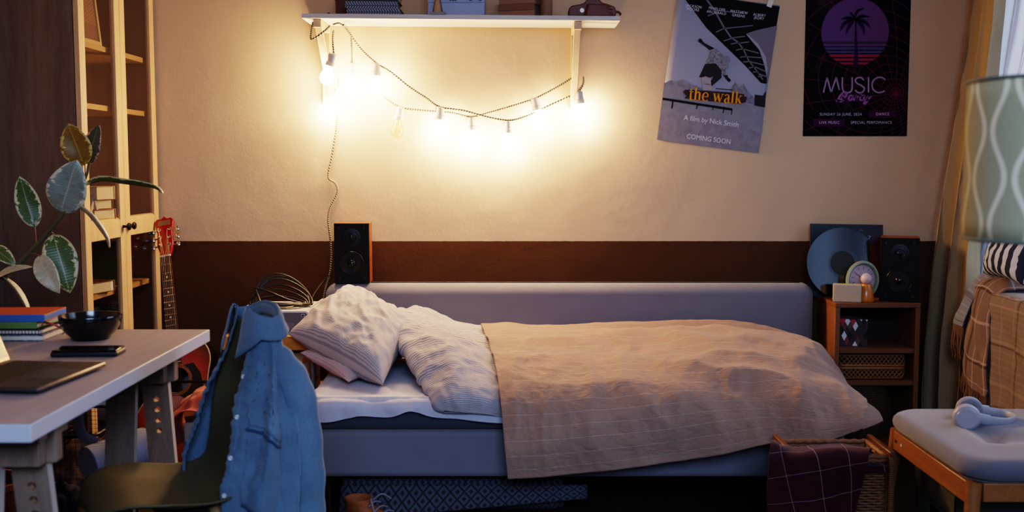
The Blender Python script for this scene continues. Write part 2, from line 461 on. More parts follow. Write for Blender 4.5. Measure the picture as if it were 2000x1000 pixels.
A = wrinkle(A, [(.027, (2.3, 3.4, 2.6), 'r'), (.011, (5.5, 4.5, 3.6), 'r'), (.006, (12, 7, 6), 'r'), (.002, (26, 20, 20), 'r')],
            lambda v, u: (.4 + .6 * min(1, max(0, (v - .25) / .2))) * (1 if u < .95 else .5), -1)
A[:, :, 2] = np.maximum(A[:, :, 2], np.where((A[:, :, 1] > 3.57) & (A[:, :, 0] < 1.12) & (A[:, :, 1] < 4.38) & (A[:, :, 1] > 3.61), .44, 0))
bs = MB().grid(pts(A), su=1.55, sv=1.25).build('bedspread', M_spread, solid=.004, ang=80, recalc=False)
tag(bs, 'brown bedspread with thin white lines draped over the bed and down its front', 'bedspread')
# turned hem band down the left edge
hb_ = MB(); e = [Vector(A[i, 0]) for i in range(14, 190)]; e2 = [Vector(A[i, 4]) for i in range(14, 190)]
Nn = normals(A) * -1
G = [[Vector(A[i, j]) + Vector(Nn[i, j]) * .0022 for j in range(0, 5)] for i in range(20, 189)]
hb_.grid(G, su=.03, sv=1.1)
o = hb_.build('hem', striped('taupe_hem', '#806a5d', [(0, 60, .2, '#5f4e45', .5)]), bs, ang=80, recalc=False, solid=.002, soff=1)

# ---------------------------------------------------------------- pillows
def pillow(a, b, c, d, Tk, n=56, su=.7, sv=.5, seed=0.0, amp=.012, pinch=.10, skew=1.0):
    a, b, c, d = map(Vector, (a, b, c, d))
    N = (b - a).cross(d - a) + (d - c).cross(b - c); N.normalize(); cen = (a + b + c + d) / 4
    G1 = []; G2 = []
    for i in range(n + 1):
        r1 = []; r2 = []
        for j in range(n + 1):
            u, v = j / n, i / n
            p = (a * (1 - u) + d * u) * (1 - v) + (b * (1 - u) + c * u) * v
            x, y = 2 * u - 1, 2 * v - 1
            p = p + (cen - p) * pinch * ((1 - x * x) * (y * y) ** 2 + (1 - y * y) * (x * x) ** 2)
            t = Tk * (max(0, 1 - x * x) * max(0, 1 - y * y)) ** .42
            q = Vector((x * 2.2 + seed, y * 2.2, seed))
            w = ridge(q + noise.noise_vector(q) * .5) * amp + ridge(q * 2.6) * amp * .45
            e = min(1, (max(0, 1 - x * x) * max(0, 1 - y * y)) * 6)
            r1.append(p + N * (t * skew + w * e)); r2.append(p - N * (t + w * e * .5))
        G1.append(r1); G2.append(r2)
    mb = MB(); mb.grid(G1, su=su, sv=sv); mb.grid([r[::-1] for r in G2], su=su, sv=sv)
    return mb
pl = pillow(W(681, 564, 4.40), W(561, 652, 3.98), W(748, 752, 3.66), W(812, 636, 4.10), .088, seed=1.7, skew=1.1, amp=.013, pinch=.07)
o = pl.build('pillow', M_pill, merge=True, ang=80)
tag(o, 'plump pinstriped pillow slumped against the headboard on top of another pillow', 'pillow')
M_pill2 = striped('plain_pillowcase', '#c3aca9', [(1, 170, .42, '#6d6a80', .35)], crease=.3)
pl = pillow((-.70, 4.40, .50), (-.82, 3.95, .52), (-.60, 3.72, .455), (-.36, 4.32, .50), .045, seed=5.2, amp=.008)
o = pl.build('pillow', M_pill2, merge=True, ang=80)
tag(o, 'flattened pillow squeezed under the plump pinstriped pillow', 'pillow')
# ================================================================ WALL SHELF
M_shelf = wood('whitewashed_pine', '#b9b3ae', '#c8c3be', 0, .6, 10, 2.5)
M_brk = wood('pale_pine_bracket', '#b79a78', '#c7ab88', 2, .6, 10, 4)
zs = W(901, 38, 4.36).z
shelf = thing('wall_shelf', 'white board shelf on two wooden brackets high on the wall over the bed', 'shelf', (-.228, 4.48, zs), (0, R(.47), 0))
MB().box(-.646, .646, -.12, .118, 0, .019).build('board', M_shelf, shelf, bevel=.0015)
for xb, lab in ((-.585, 'l'), (.475, 'r')):
    b = MB()
    b.box(xb - .016, xb + .016, -.105, .118, -.034, -.001)
    b.box(xb - .016, xb + .016, .086, .118, -.34, -.034)
    dx = .028 if xb < 0 else -.004
    # diagonal brace, from the front of the arm down to the wall
    b.hexa([(xb + dx - .014, .062, -.30), (xb + dx + .014, .062, -.30), (xb + dx + .014, .09, -.335), (xb + dx - .014, .09, -.335),
            (xb - .014, -.092, -.034), (xb + .014, -.092, -.034), (xb + .014, -.052, -.034), (xb - .014, -.052, -.034)])
    b.build('bracket', M_brk, shelf, bevel=.002)
def on_shelf(px, Y, dz=.0195):
    x = W(px, 30, Y).x
    return Vector((x, Y, zs + .019 - math.tan(R(.47)) * (x + .228)))

# ---------------------------------------------------------------- string of lights
M_sock = simple('white_ceramic_socket', '#c9bfb2', .35, var=.03)
M_cordm = None
def cord_mat():
    m, nt, b = newmat('twisted_cloth_cord')
    x, y, z = sep(nt, coord(nt, 'UV'))
    f = mth(nt, 'FRACT', mth(nt, 'ADD', mth(nt, 'MULTIPLY', x, 1.0), mth(nt, 'MULTIPLY', y, 110.0)))
    nt.links.new(mixc(nt, mth(nt, 'GREATER_THAN', f, .5), c4('#b5a689'), c4('#1c1510')), b.inputs['Base Color'])
    b.inputs['Roughness'].default_value = .9
    return m
M_cordm = cord_mat()
M_bulb = emit('lit_bulb', '#ffd5a2', 400.0)
M_dead = thin_glass('clear_bulb_glass', '#fff4e4', .12)
M_fil = simple('filament_metal', '#b9a27c', .3, 1.0)
sl_ = thing('string_lights', 'string of round bulbs on a twisted cord looped between the shelf brackets', 'string lights', (-.2, 4.45, 1.7))
def uvtube(mb, p, r, n=6):
    p = [Vector(q) for q in p]; L = 0; rows = []; k = len(p); up = None
    G = []; ls = []
    for i, q in enumerate(p):
        if i: L += (q - p[i - 1]).length
        ls.append(L)
        t = (p[min(i + 1, k - 1)] - p[max(i - 1, 0)]).normalized()
        if up is None: up = t.orthogonal()
        a = (up - t * up.dot(t)); a = a.normalized() if a.length > 1e-6 else t.orthogonal(); b = t.cross(a); up = a
        G.append([q + (a * math.cos(2 * PI * j / n) + b * math.sin(2 * PI * j / n)) * r for j in range(n)])
    mb.grid(G, wrap=True, su=1.0, sv=L)
cm = MB()
YB_ = 4.44
def cpath(l, n=40): uvtube(cm, curve([W(x, y, Y) for x, y, Y in l], n), .0042)
cpath([(645, 50, 4.370), (632, 62, 4.360), (609, 77, 4.360), (608, 62, 4.370), (611, 44, 4.400)], 24)
cpath([(650, 48, 4.375), (664, 46, 4.380), (680, 62, 4.420), (706, 97, 4.495), (735, 123, 4.515), (762, 140, 4.525), (800, 170, 4.535), (832, 191, 4.535), (860, 209, 4.535), (905, 216, 4.535), (950, 228, 4.535), (994, 235, 4.535), (1030, 226, 4.545), (1075, 205, 4.555), (1120, 184, 4.555), (1138, 165, 4.555), (1139, 150, 4.565)], 130)
cpath([(671, 48, 4.380), (684, 66, 4.505), (687, 95, 4.525), (687, 122, 4.525)], 20)
cpath([(651, 60, 4.400), (650, 80, 4.420), (652, 106, 4.430)], 14)
cpath([(690, 140, 4.555), (715, 162, 4.565), (745, 185, 4.565), (782, 209, 4.565), (830, 216, 4.565), (880, 220, 4.565), (920, 228, 4.565), (955, 220, 4.565), (1000, 207, 4.565), (1045, 192, 4.565), (1085, 172, 4.565), (1122, 149, 4.565)], 90)
cpath([(1139, 150, 4.565), (1138, 166, 4.555), (1130, 180, 4.545)], 12)
# the lead down the wall
cpath([(662, 150, 4.55), (659, 185, 4.58), (658, 225, 4.588), (655, 260, 4.588), (648, 305, 4.588), (641, 345, 4.588), (655, 358, 4.588), (659, 375, 4.588), (645, 405, 4.588), (641, 430, 4.588), (645, 465, 4.588), (647, 500, 4.588), (644, 535, 4.588), (636, 562, 4.592), (631, 590, 4.592), (629, 620, 4.592)], 110)
cm.build('cord', M_cordm, sl_, True, ang=80)
# socket top pixel, tilt, depth, lit
bulbs = [(652, 106, 18, 4.43, 1), (687, 123, 2, 4.525, 1), (735, 124, 5, 4.515, 1), (782, 210, 8, 4.55, 0), (860, 210, 3, 4.535, 1),
         (920, 230, -1, 4.56, 1), (993, 236, 0, 4.545, 1), (1044, 192, -14, 4.555, 1), (1130, 179, -6, 4.545, 1), (664, 172, 25, 4.56, 1)]
for px, py, tilt, Y, lit in bulbs:
    M = Matrix.Translation(W(px, py, Y)) @ Matrix.Rotation(R(tilt), 4, 'Y')
    s = MB(); s.lathe([(.0, .004), (.010, .003), (.0165, -.002), (.0185, -.034), (.0215, -.036), (.0215, -.052), (.017, -.053), (.0, -.053)], M, 24)
    s.box(-.02, -.0165, -.004, .004, -.02, .004, 0, M)
    so = s.build('socket', M_sock, sl_, True)
    b = MB()
    pr = [(.0125, -.050), (.0135, -.060), (.019, -.070), (.0255, -.083), (.0285, -.097), (.0265, -.112), (.019, -.123), (.009, -.1285), (0, -.1295)]
    b.lathe(pr, M, 20)
    bo = b.build('bulb', M_bulb if lit else M_dead, so, True, ang=80)
    if not lit:
        f = MB(); f.tube([M @ Vector(q) for q in ((-.005, 0, -.052), (-.008, 0, -.085), (0, .004, -.092), (.008, 0, -.085), (.005, 0, -.052))], .0012, 5)
        f.build('bulb_filament', M_fil, so, True)
        bo['label'] = 'clear unlit bulb'

# ================================================================ POSTERS (flat printed sheets)
def flatmat(name, c, rough=.8): return simple(name, c, .8, var=.04, vs=20, spec=.12)
def poster_frame(p_bl, p_br, p_tr, p_tl):
    return p_bl, p_br, p_tr, p_tl
YP = YW - .004
# --- the tilted film poster
bl, br, tr, tl = W(1284, 272, YP), W(1481, 298, YP), W(1523, 13, YP), W(1321, -17, YP)
ux = (br - bl).normalized(); cen = (bl + br + tr + tl) / 4
angw = math.atan2(ux.z, ux.x)
po = thing('film_poster', 'grey skateboarding film poster hanging tilted on the wall with one strip of tape', 'poster', cen, (0, -angw, 0))
invp = ROOTM[po.name].inverted()
def Q(px, py):
    v = invp @ W(px, py, YP); return (v.x, v.z)
wP, hP = (br - bl).length, (tl - bl).length
def sky_mat():
    m, nt, b = newmat('poster_sky_print'); v = coord(nt); x, y, z = sep(nt, v)
    f = mth(nt, 'ADD', mth(nt, 'MULTIPLY', z, 1.5), .5)
    n_ = nz(nt, v, 9, 4)
    col = mixc(nt, mth(nt, 'ADD', mth(nt, 'MULTIPLY', f, .8), mth(nt, 'MULTIPLY', n_, .25)), c4('#918c9a'), c4('#73778a'))
    nt.links.new(col, b.inputs['Base Color']); b.inputs['Roughness'].default_value = .5; return m
def speck(name, c1, c2, sc=30, rough=.55):
    m, nt, b = newmat(name); v = coord(nt)
    rm = nt.nodes.new('ShaderNodeMapRange'); nt.links.new(nz(nt, v, sc, 5, .65), rm.inputs[0]); rm.inputs[1].default_value = .3; rm.inputs[2].default_value = .7
    nt.links.new(mixc(nt, rm.outputs[0], c4(c1), c4(c2)), b.inputs['Base Color']); b.inputs['Roughness'].default_value = rough; return m
pm = [sky_mat(), flatmat('print_black', '#131216'), flatmat('print_grey', '#6d6973'), speck('print_concrete', '#68646d', '#7b7680', 20), speck('print_ground', '#665e67', '#7c747d', 28),
      flatmat('print_pale', '#8d8a96'), speck('print_trees', '#565058', '#7d7883', 60), speck('print_plaid', '#1b191c', '#8f8a90', 90), flatmat('print_dark_grey', '#2d2a2e'), flatmat('print_brown_brush', '#3a2c2c'), flatmat('print_orange', '#d08a24', .5), flatmat('print_shoe', '#8f8990'), flatmat('print_white', '#c9c7d2')]
# paper, a little curled away from the wall at its lower right corner
pb = MB()
def curl(x, z):
    a = max(0, (x / (wP / 2)) * .5 - (z / (hP / 2)) * .5 - .25); b = max(0, -(x / (wP / 2)) * .5 - (z / (hP / 2)) * .5 - .5)
    return 0.0
G = [[(wP * (j / 16 - .5), curl(wP * (j / 16 - .5), hP * (i / 20 - .5)), hP * (i / 20 - .5)) for j in range(17)] for i in range(21)]
pb.grid(G); pb.build('paper', pm[0], po, recalc=False, solid=.0006, soff=1)
LY = [0]
def lay(o, mats, name, mb):
    mb.v = [(x, y + curl(x, z), z) for x, y, z in mb.v]
    return mb.build(name, mats, po, recalc=False)
def poly(mb, px, y, mi): mb.flat([Q(*p) for p in px], y, mi)
y = -.0009
g = MB()
poly(g, [(1296, 172), (1330, 178), (1365, 185), (1485, 208), (1494, 206), (1481.5, 299), (1282.8, 273.2)], y, 3)
poly(g, [(1294, 193), (1400, 206), (1482, 222), (1487, 262), (1481.5, 299), (1282.8, 273.2)], y - .0003, 4)
poly(g, [(1290, 219), (1393, 219), (1488, 262), (1491, 232), (1440, 205), (1293, 196)], y - .0005, 3)
tr_ = [(1297, 172), (1297, 162), (1310, 157), (1318, 160), (1330, 156), (1345, 163), (1362, 170), (1372, 174), (1372, 187), (1330, 178)]
poly(g, tr_, y - .0007, 6)
poly(g, [(1425, 192), (1428, 170), (1436, 160), (1444, 170), (1452, 163), (1460, 178), (1470, 188), (1483, 200), (1484, 206), (1440, 199)], y - .0007, 6)
poly(g, [(1297, 162), (1334, 170), (1334, 190), (1295, 186)], y - .0009, 3)
lay(None, pm, 'printed_ground', g)
g = MB()
# dark underside of the bridge, its rib lattice, and the pale pier
poly(g, [(1327, -16), (1321, -17), (1523, 13), (1516, 52), (1500, 130), (1497, 164), (1486, 162), (1455, 128), (1380, 55)], y - .0003, 1)
poly(g, [(1457, 66), (1474, 60), (1518, 50), (1510, 100), (1502, 150), (1498, 163), (1497, 145), (1492, 118), (1480, 92)], y - .0006, 2)
poly(g, [(1457, 67), (1463, 70), (1480, 85), (1495, 110), (1499, 135), (1497, 150), (1493, 128), (1483, 98), (1468, 80)], y - .0009, 5)
def ln(a, b, w, mi=2): stroke(g, [Q(*a), Q(*b)], w, y - .0012, mi)
rib = [(1376, -6), (1394, 18), (1413, 52), (1428, 74), (1441, 82), (1452, 97), (1462, 118), (1476, 136), (1490, 156)]
for a, b in zip(rib, rib[1:]): ln(a, b, .0075 - .0004 * rib.index(a))
for a, b in (((1394, 20), (1452, 26)), ((1413, 56), (1470, 50)), ((1430, 74), (1455, 71)), ((1446, 84), (1463, 82)), ((1452, 96), (1482, 104)), ((1460, 111), (1490, 113)), ((1466, 121), (1492, 127)), ((1473, 130), (1496, 140)), ((1480, 143), (1497, 150)),
             ((1382, 31), (1398, 26)), ((1398, 63), (1413, 56)), ((1413, 80), (1430, 75)), ((1427, 86), (1444, 83)), ((1437, 98), (1453, 95)), ((1445, 112), (1460, 110)), ((1451, 121), (1467, 120)), ((1462, 133), (1475, 130)), ((1470, 141), (1481, 140)), ((1480, 150), (1490, 148))): ln(a, b, .0045)
lay(None, pm, 'printed_bridge', g)
g = MB()
yy = y - .0012
for a, b, w in (((1294, 193), (1430, 214), .010), ((1430, 214), (1428, 224), .004), ((1314, 198), (1312, 212), .006), ((1362, 203), (1360, 213), .005), ((1393, 206), (1392, 215), .004), ((1414, 208), (1412, 221), .004), ((1398, 173), (1431, 176), .003)):
    stroke(g, [Q(*a), Q(*b)], w, yy, 1)
poly(g, [(1474, 185), (1490, 187), (1496, 178), (1494, 210), (1473, 206)], yy, 8)
lay(None, pm, 'printed_rails', g)
g = MB(); yy = y - .0018
# skater: raised arm, plaid shirt, head, shorts, legs, shoes, board
stroke(g, [Q(1367, 79), Q(1373, 85), Q(1382, 91), Q(1391, 97)], [.016, .011, .014, .018], yy, 8, 14, cap=True)
poly(g, [(1386, 98), (1397, 94), (1408, 104), (1413, 110), (1424, 120), (1423, 132), (1416, 136), (1421, 146), (1414, 148), (1407, 138), (1398, 130), (1381, 124), (1379, 121), (1385, 110)], yy - .0003, 7)
disc(g, Q(1418, 118), .017, yy - .0006, 6, None, 24, .020)
stroke(g, [Q(1416, 145), Q(1420, 153), Q(1424, 157)], [.018, .012, .014], yy, 8, 10, cap=True)
poly(g, [(1377, 125), (1398, 124), (1409, 138), (1409, 152), (1396, 163), (1390, 168), (1387, 160), (1393, 150), (1384, 152), (1365, 151)], yy - .0004, 8)
poly(g, [(1369, 152), (1378, 149), (1387, 153), (1389, 164), (1384, 166), (1371, 163)], yy - .0007, 11)
poly(g, [(1371, 163), (1388, 165), (1392, 177), (1372, 176)], yy - .0007, 11)
lay(None, pm, 'printed_skater', g)
g = MB(); yy = y - .0027
poly(g, [(1334, 180), (1338, 175), (1420, 180), (1453, 184), (1453, 188), (1459, 190), (1456, 200), (1440, 203), (1390, 198), (1336, 192), (1341, 187)], yy, 9)
lay(None, pm, 'printed_brush_mark', g)
# title lettering: high-contrast serif strokes, drawn on a baseline in x,z
def serif_word(mb, word, M, mi, y):
    x = 0.0
    def S(p, w, n=0): stroke(mb, [(x + a, b) for a, b in p], w, y, mi, n, M)
    th, tn = .15, .05
    for ch in word:
        if ch == ' ': x += .34; continue
        if ch == 't':
            S([(.17, .88), (.17, .20), (.22, .04), (.36, .05)], [th * .6, th, th * .8, tn], 14); S([(.02, .66), (.36, .66)], tn); x += .44
        elif ch == 'h':
            S([(.14, 1.0), (.14, 0)], th); S([(0, .985), (.14, .985)], tn); S([(0, .02), (.28, .02)], tn)
            S([(.2, .52), (.32, .68), (.46, .60), (.48, .42), (.48, 0)], [tn, tn * 1.6, th * .9, th, th], 22); S([(.34, .02), (.62, .02)], tn); x += .68
        elif ch == 'e':
            S([(.12, .36), (.50, .36)], tn); S([(.5, .36), (.48, .58), (.3, .68), (.12, .52), (.08, .33), (.14, .12), (.3, .02), (.44, .05), (.52, .15)], [th * .8, th * .6, tn, th * .8, th, th * .85, tn * 1.2, tn, tn], 34); x += .62
        elif ch == 'w':
            for a, b, w in ((.08, .26, th), (.26, .40, tn), (.40, .60, th), (.60, .78, tn)):
                S([(a, .66 if w == th else .0), (b, .0 if w == th else .66)], w)
            for a in (.08, .42, .80): S([(a - .11, .66), (a + .11, .66)], tn)
            x += .92
        elif ch == 'a':
            S([(.1, .55), (.2, .67), (.36, .62), (.40, .46), (.40, .12), (.46, .03), (.54, .08)], [th * .8, tn, th * .6, th, th, th * .7, tn], 26)
            S([(.38, .40), (.2, .34), (.1, .18), (.18, .03), (.32, .06), (.40, .18)], [tn, tn * 1.6, th, th * .7, tn, tn], 24); x += .60
        elif ch == 'l':
            S([(.14, 1.0), (.14, 0)], th); S([(0, .985), (.14, .985)], tn); S([(0, .02), (.28, .02)], tn); x += .34
        elif ch == 'k':
            S([(.14, 1.0), (.14, 0)], th); S([(0, .985), (.14, .985)], tn); S([(0, .02), (.28, .02)], tn)
            S([(.18, .28), (.48, .64)], tn); S([(.38, .66), (.60, .66)], tn); S([(.28, .42), (.52, .0)], th); S([(.40, .02), (.66, .02)], tn); x += .66
    return x
g = MB(); tw = serif_word(MB(), 'the walk', None, 0, 0)
a, b = Vector((*Q(1344, 195), 0)), Vector((*Q(1449, 204), 0)); wd = (b - a).length
an = math.atan2(b.y - a.y, b.x - a.x); k = wd / tw
serif_word(g, 'the walk', Matrix.Translation((a.x, 0, a.y)) @ Matrix.Rotation(-an, 4, 'Y') @ Matrix.Scale(k, 4, (1, 0, 0)) @ Matrix.Scale(k * 1.08, 4, (0, 0, 1)), 10, y - .0034)
def word(mb, s, px, py, size, mi, yy, **kw):
    c = Q(px, py); put_text(mb, s, size, Matrix.Translation((c[0], yy, c[1])), mi, **kw)
for s, px, py, sz in (('A film by Nick Smith', 1389, 237, .031), ('COMING SOON', 1384, 272, .029)): word(g, s, px, py, sz, 12, y - .0034, sx=.92)
for s, px, py in (('JACKSON', 1355, 13), ('MOORE', 1353, 19), ('PENELOPE', 1400, 18), ('ARCHIBALD', 1399, 25), ('MATTHEW', 1443, 24), ('GREENE', 1442, 31), ('ALBERT', 1483, 30), ('JEORY', 1482, 36)):
    word(g, s, px, py, .0155, 12, y - .0034, spacing=1.15, sx=.9)
lay(None, pm, 'lettering', g)
tp = MB(); a = Q(1508, -4)
tp.box(-.011, .011, -.0022, -.0008, -.04, .035, 0, Matrix.Translation((a[0], 0, a[1])) @ Matrix.Rotation(R(12), 4, 'Y'))
tp.build('tape', simple('masking_tape', '#c9bfb5', .5), po)

# --- the dark purple music poster
YP = YW - .0009
bl, br = W(1568, 266, YP), W(1771, 266, YP); wM = br.x - bl.x; hM = wM * 1.414
cen = Vector(((bl.x + br.x) / 2, YP, bl.z + hM / 2))
pq = thing('music_poster', 'black and purple music party poster with a palm tree sun, near the curtain', 'poster', cen)
invp = ROOTM[pq.name].inverted()
def Qm(px, py):
    v = invp @ W(px, py, YP); return (v.x, v.z)
def mist():
    m, nt, b = newmat('poster_night_print'); v = coord(nt)
    f = nz(nt, v, 6, 5, .6, .6); rm = nt.nodes.new('ShaderNodeMapRange'); nt.links.new(f, rm.inputs[0]); rm.inputs[1].default_value = .56; rm.inputs[2].default_value = .8
    nt.links.new(mixc(nt, mth(nt, 'MULTIPLY', rm.outputs[0], .6), c4('#0b080f'), c4('#54304e')), b.inputs['Base Color']); b.inputs['Roughness'].default_value = .8; b.inputs['Specular IOR Level'].default_value = .1; return m
def sunm():
    m, nt, b = newmat('poster_sun_print'); v = coord(nt); x, y_, z = sep(nt, v)
    f = mth(nt, 'ADD', mth(nt, 'MULTIPLY', x, 2.2), .4)
    nt.links.new(mixc(nt, f, c4('#573f6a'), c4('#60345c')), b.inputs['Base Color']); b.inputs['Roughness'].default_value = .8; b.inputs['Specular IOR Level'].default_value = .1; return m
mm = [mist(), flatmat('print_red_line', '#6b2340'), sunm(), flatmat('print_sun_red', '#852846'), flatmat('print_palm', '#2d0f3e'), flatmat('print_night', '#09070c'), flatmat('print_lilac', '#937a95'), flatmat('print_pink', '#8c5a86'), flatmat('print_navy', '#262663'), flatmat('print_plum', '#3e1038'), flatmat('print_pale_text', '#c3b2c4'), flatmat('print_sun_blue', '#4a3f66')]
MB().box(-wM / 2, wM / 2, -.0004, .0004, -hM / 2, hM / 2).build('paper', mm[0], pq)
g = MB(); y = -.001
def clipline(p, w):
    run = []
    for q in p:
        if abs(q[0]) < wM / 2 - .001 and abs(q[1]) < hM / 2 - .001: run.append(q)
        else:
            if len(run) > 1: stroke(g, run, w, y, 1)
            run = []
    if len(run) > 1: stroke(g, run, w, y, 1)
c0 = Qm(1749, 183)
for k in range(17):            # rings that open out round the red vanishing point
    r = .012 + .0105 * k + .0016 * k * k
    ox, oz = -.0016 * k * k * .75, .0011 * k * k * .75
    clipline([(c0[0] + ox + r * math.cos(q * PI / 60), c0[1] + oz + r * math.sin(q * PI / 60)) for q in range(121)], .0017)
for k in range(22):
    a = 2 * PI * k / 22 + .1
    clipline([(c0[0] + math.cos(a + .25 * t * t) * t * .8 - .10 * t * t, c0[1] + math.sin(a + .25 * t * t) * t * .8 + .06 * t * t) for t in [i / 50 for i in range(51)]], .0017)
disc(g, c0, .006, y - .0001, 1)
g.build('printed_web', mm, pq, recalc=False)
g = MB(); sc_, sr = Qm(1670, 63), .0
sr = Qm(1736, 63)[0] - sc_[0]
arc = [(sc_[0] + sr * math.cos(t), sc_[1] + sr * math.sin(t)) for t in [R(-16 + 212 * i / 60) for i in range(61)]]
g.flat(arc, y - .0004, 2)
zz = sc_[1] + sr * math.sin(R(-16))
bands = [(1.0, .0026, 2), (.87, .012, 2), (.8, .011, 11), (.8, .010, 11), (.8, .0115, 3), (.8, .0105, 3), (.8, .0095, 3), (.8, .0085, 3), (.8, .007, 3), (.8, .005, 3)]
gap = .0022
for _, hh, mi in bands:
    z1 = zz - gap; z0 = z1 - hh
    cut = lambda z: math.sqrt(max(0, sr * sr - (z - sc_[1]) ** 2))
    a1, a0 = cut(z1), cut(z0)
    if z0 < sc_[1] - sr: z0 = sc_[1] - sr + .0005; a0 = cut(z0)
    g.flat([(sc_[0] - a0, z0), (sc_[0] + a0, z0), (sc_[0] + a1, z1), (sc_[0] - a1, z1)], y - .0004, mi)
    zz = z0; gap = min(gap + .0007, .006)
g.build('printed_sun', mm, pq, recalc=False)
g = MB()
stroke(g, [Qm(1671, 36), Qm(1671, 70), Qm(1672, 100), Qm(1671, 131)], [.007, .010, .015, .021], y - .0008, 4, 20)
for tip, mid, wd in (((1688, 16), (1674, 22), .012), ((1659, 24), (1664, 28), .009), ((1642, 38), (1655, 35), .012), ((1699, 33), (1684, 32), .012), ((1640, 62), (1650, 45), .017), ((1651, 69), (1659, 50), .017), ((1689, 69), (1683, 50), .017), ((1701, 56), (1689, 43), .017)):
    p = [Qm(1669, 37), Qm(*mid), Qm(*tip)]
    stroke(g, p, [.006, wd, .001], y - .0008, 4, 14)
    q = [tuple(v) for v in crom(p, 14)]
    for i in range(3, 13):      # leaflets
        a, b = q[i], q[i - 1]
        for s in ((1,) if tip[1] > 40 else (-1, 1)):
            g.flat([a, b, (a[0] + (a[0] - sc_[0]) * .05, a[1] - .016 * s * (1 - i / 17))], y - .0008, 4)
g.build('printed_palm', mm, pq, recalc=False)
g = MB(); y2 = y - .0012
def S(p, w, mi=6, n=0, yy=y2, cap=False): stroke(g, [Qm(*q) for q in p], w, yy, mi, n, None, cap)
lw = .0062
S([(1608, 181), (1615, 151)], lw); S([(1615, 151), (1623, 181)], lw); S([(1623, 181), (1633, 151)], lw); S([(1633, 151), (1639, 176)], lw)
S([(1645, 151), (1645, 172), (1649, 180), (1655, 181), (1661, 179), (1664, 172), (1664, 151)], lw, n=40)
S([(1687, 157), (1682, 152), (1675, 152), (1670, 157), (1674, 163), (1682, 167), (1688, 173), (1684, 180), (1676, 181), (1670, 176)], lw, n=50)
S([(1696, 151), (1696, 181)], lw)
cc = Qm(1717.5, 166); rr = .0325
stroke(g, [(cc[0] + rr * math.cos(R(a)), cc[1] + rr * math.sin(R(a))) for a in range(42, 322, 8)], lw, y2, 6)
letters = [  # "Party" as fat brush strokes with round ends
    ([(1646, 197), (1641, 198), (1637, 194), (1643, 184), (1651, 180), (1653, 187), (1646, 191)], .0088),
    ([(1648, 184), (1644, 192), (1640, 196), (1634, 197)], .0092),
    ([(1666, 187), (1660, 187), (1657, 193), (1661, 196), (1666, 190), (1667, 195), (1671, 195)], .0078),
    ([(1672, 187), (1671, 196), (1674, 189), (1678, 188)], .0075),
    ([(1682, 182), (1679, 194), (1684, 196)], .0076), ([(1677, 187), (1686, 186)], .0058),
    ([(1688, 187), (1687, 194), (1691, 195), (1695, 187), (1693, 199), (1688, 203), (1687, 200), (1694, 195), (1701, 189)], .0072)]
for off, mi, yy in ((1.0, 8, y2 - .0004), (0, 7, y2 - .0008)):
    for p, w in letters: S([(a - off * .7, b + off) for a, b in p], w, mi, 26, yy, True)
def rect(x0, x1, y0, y1, mi, yy):
    a, b = Qm(x0, y1), Qm(x1, y0); g.flat([(a[0], a[1]), (b[0], a[1]), (b[0], b[1]), (a[0], b[1])], yy, mi)
rect(1588, 1694, 216, 230, 5, y2); rect(1697, 1750, 216, 230, 9, y2); rect(1588, 1650, 232.5, 247, 9, y2); rect(1653, 1750, 232.5, 247, 5, y2)
for s, px, py, sz in (('SUNDAY 26 JUNE, 2024', 1641.5, 223.5, .0165), ('DANCE', 1723.5, 223, .0165), ('LIVE MUSIC', 1619.5, 239.5, .0165), ('SPECIAL PERFOMANCE', 1701.5, 239.5, .0165)):
    c = Qm(px, py); put_text(g, s, sz, Matrix.Translation((c[0], y2 - .0006, c[1])), 10, spacing=1.16, sx=.93)
g.build('lettering', mm, pq, recalc=False)

# ================================================================ THINGS ON THE SHELF
def book(name, label, group, loc, rot, w, d, t, cover, pages, spine_style=None, cat='book'):
    """lying book: spine along x facing -y, width w, depth d, thickness t, on its base point"""
    r = thing(name, label, cat, loc, rot, group)
    c = MB(); bt = .0028
    c.box(-w / 2, w / 2, 0, d, 0, bt); c.box(-w / 2, w / 2, 0, d, t - bt, t)
    c.box(-w / 2, w / 2, -.003, .002, 0, t)
    c.build('cover', cover, r, bevel=.001)
    p = MB(); p.box(-w / 2 + .004, w / 2 - .004, .003, d - .004, bt, t - bt); p.build('page_block', pages, r)
    return r
def pagem():
    m, nt, b = newmat('paper_edges'); v = coord(nt); x, y, z = sep(nt, v)
    f = nz(nt, coord(nt, 'Object', (3, 3, 900)), 1.5, 2)
    nt.links.new(mixc(nt, f, c4('#a58f72'), c4('#d0bea2')), b.inputs['Base Color']); b.inputs['Roughness'].default_value = .9; return m
M_page = pagem()
M_page2 = simple('white_paper_edges', '#cfc4b4', .9, bs=300)
def herring(name, base, line, fr=95.0, lit=True):
    m, nt, b = newmat(name); v = coord(nt); x, y, z = sep(nt, v)
    zz = mth(nt, 'ABSOLUTE', mth(nt, 'SUBTRACT', mth(nt, 'FRACT', mth(nt, 'MULTIPLY', z, 36.0)), .38))
    u = mth(nt, 'FRACT', mth(nt, 'ADD', mth(nt, 'MULTIPLY', x, fr), mth(nt, 'MULTIPLY', zz, 1.7)))
    l = mth(nt, 'MULTIPLY', mth(nt, 'LESS_THAN', u, .36), mth(nt, 'GREATER_THAN', zz, .07))
    nt.links.new(mixc(nt, l, c4(base), c4(line)), b.inputs['Base Color']); b.inputs['Roughness'].default_value = .6; return m
M_herr = herring('herringbone_cover', '#3c3f4d', '#8f92a3')
M_dark = simple('charcoal_cover', '#1d2427', .6)
s1 = on_shelf(729, 4.39)
zz = s1.z
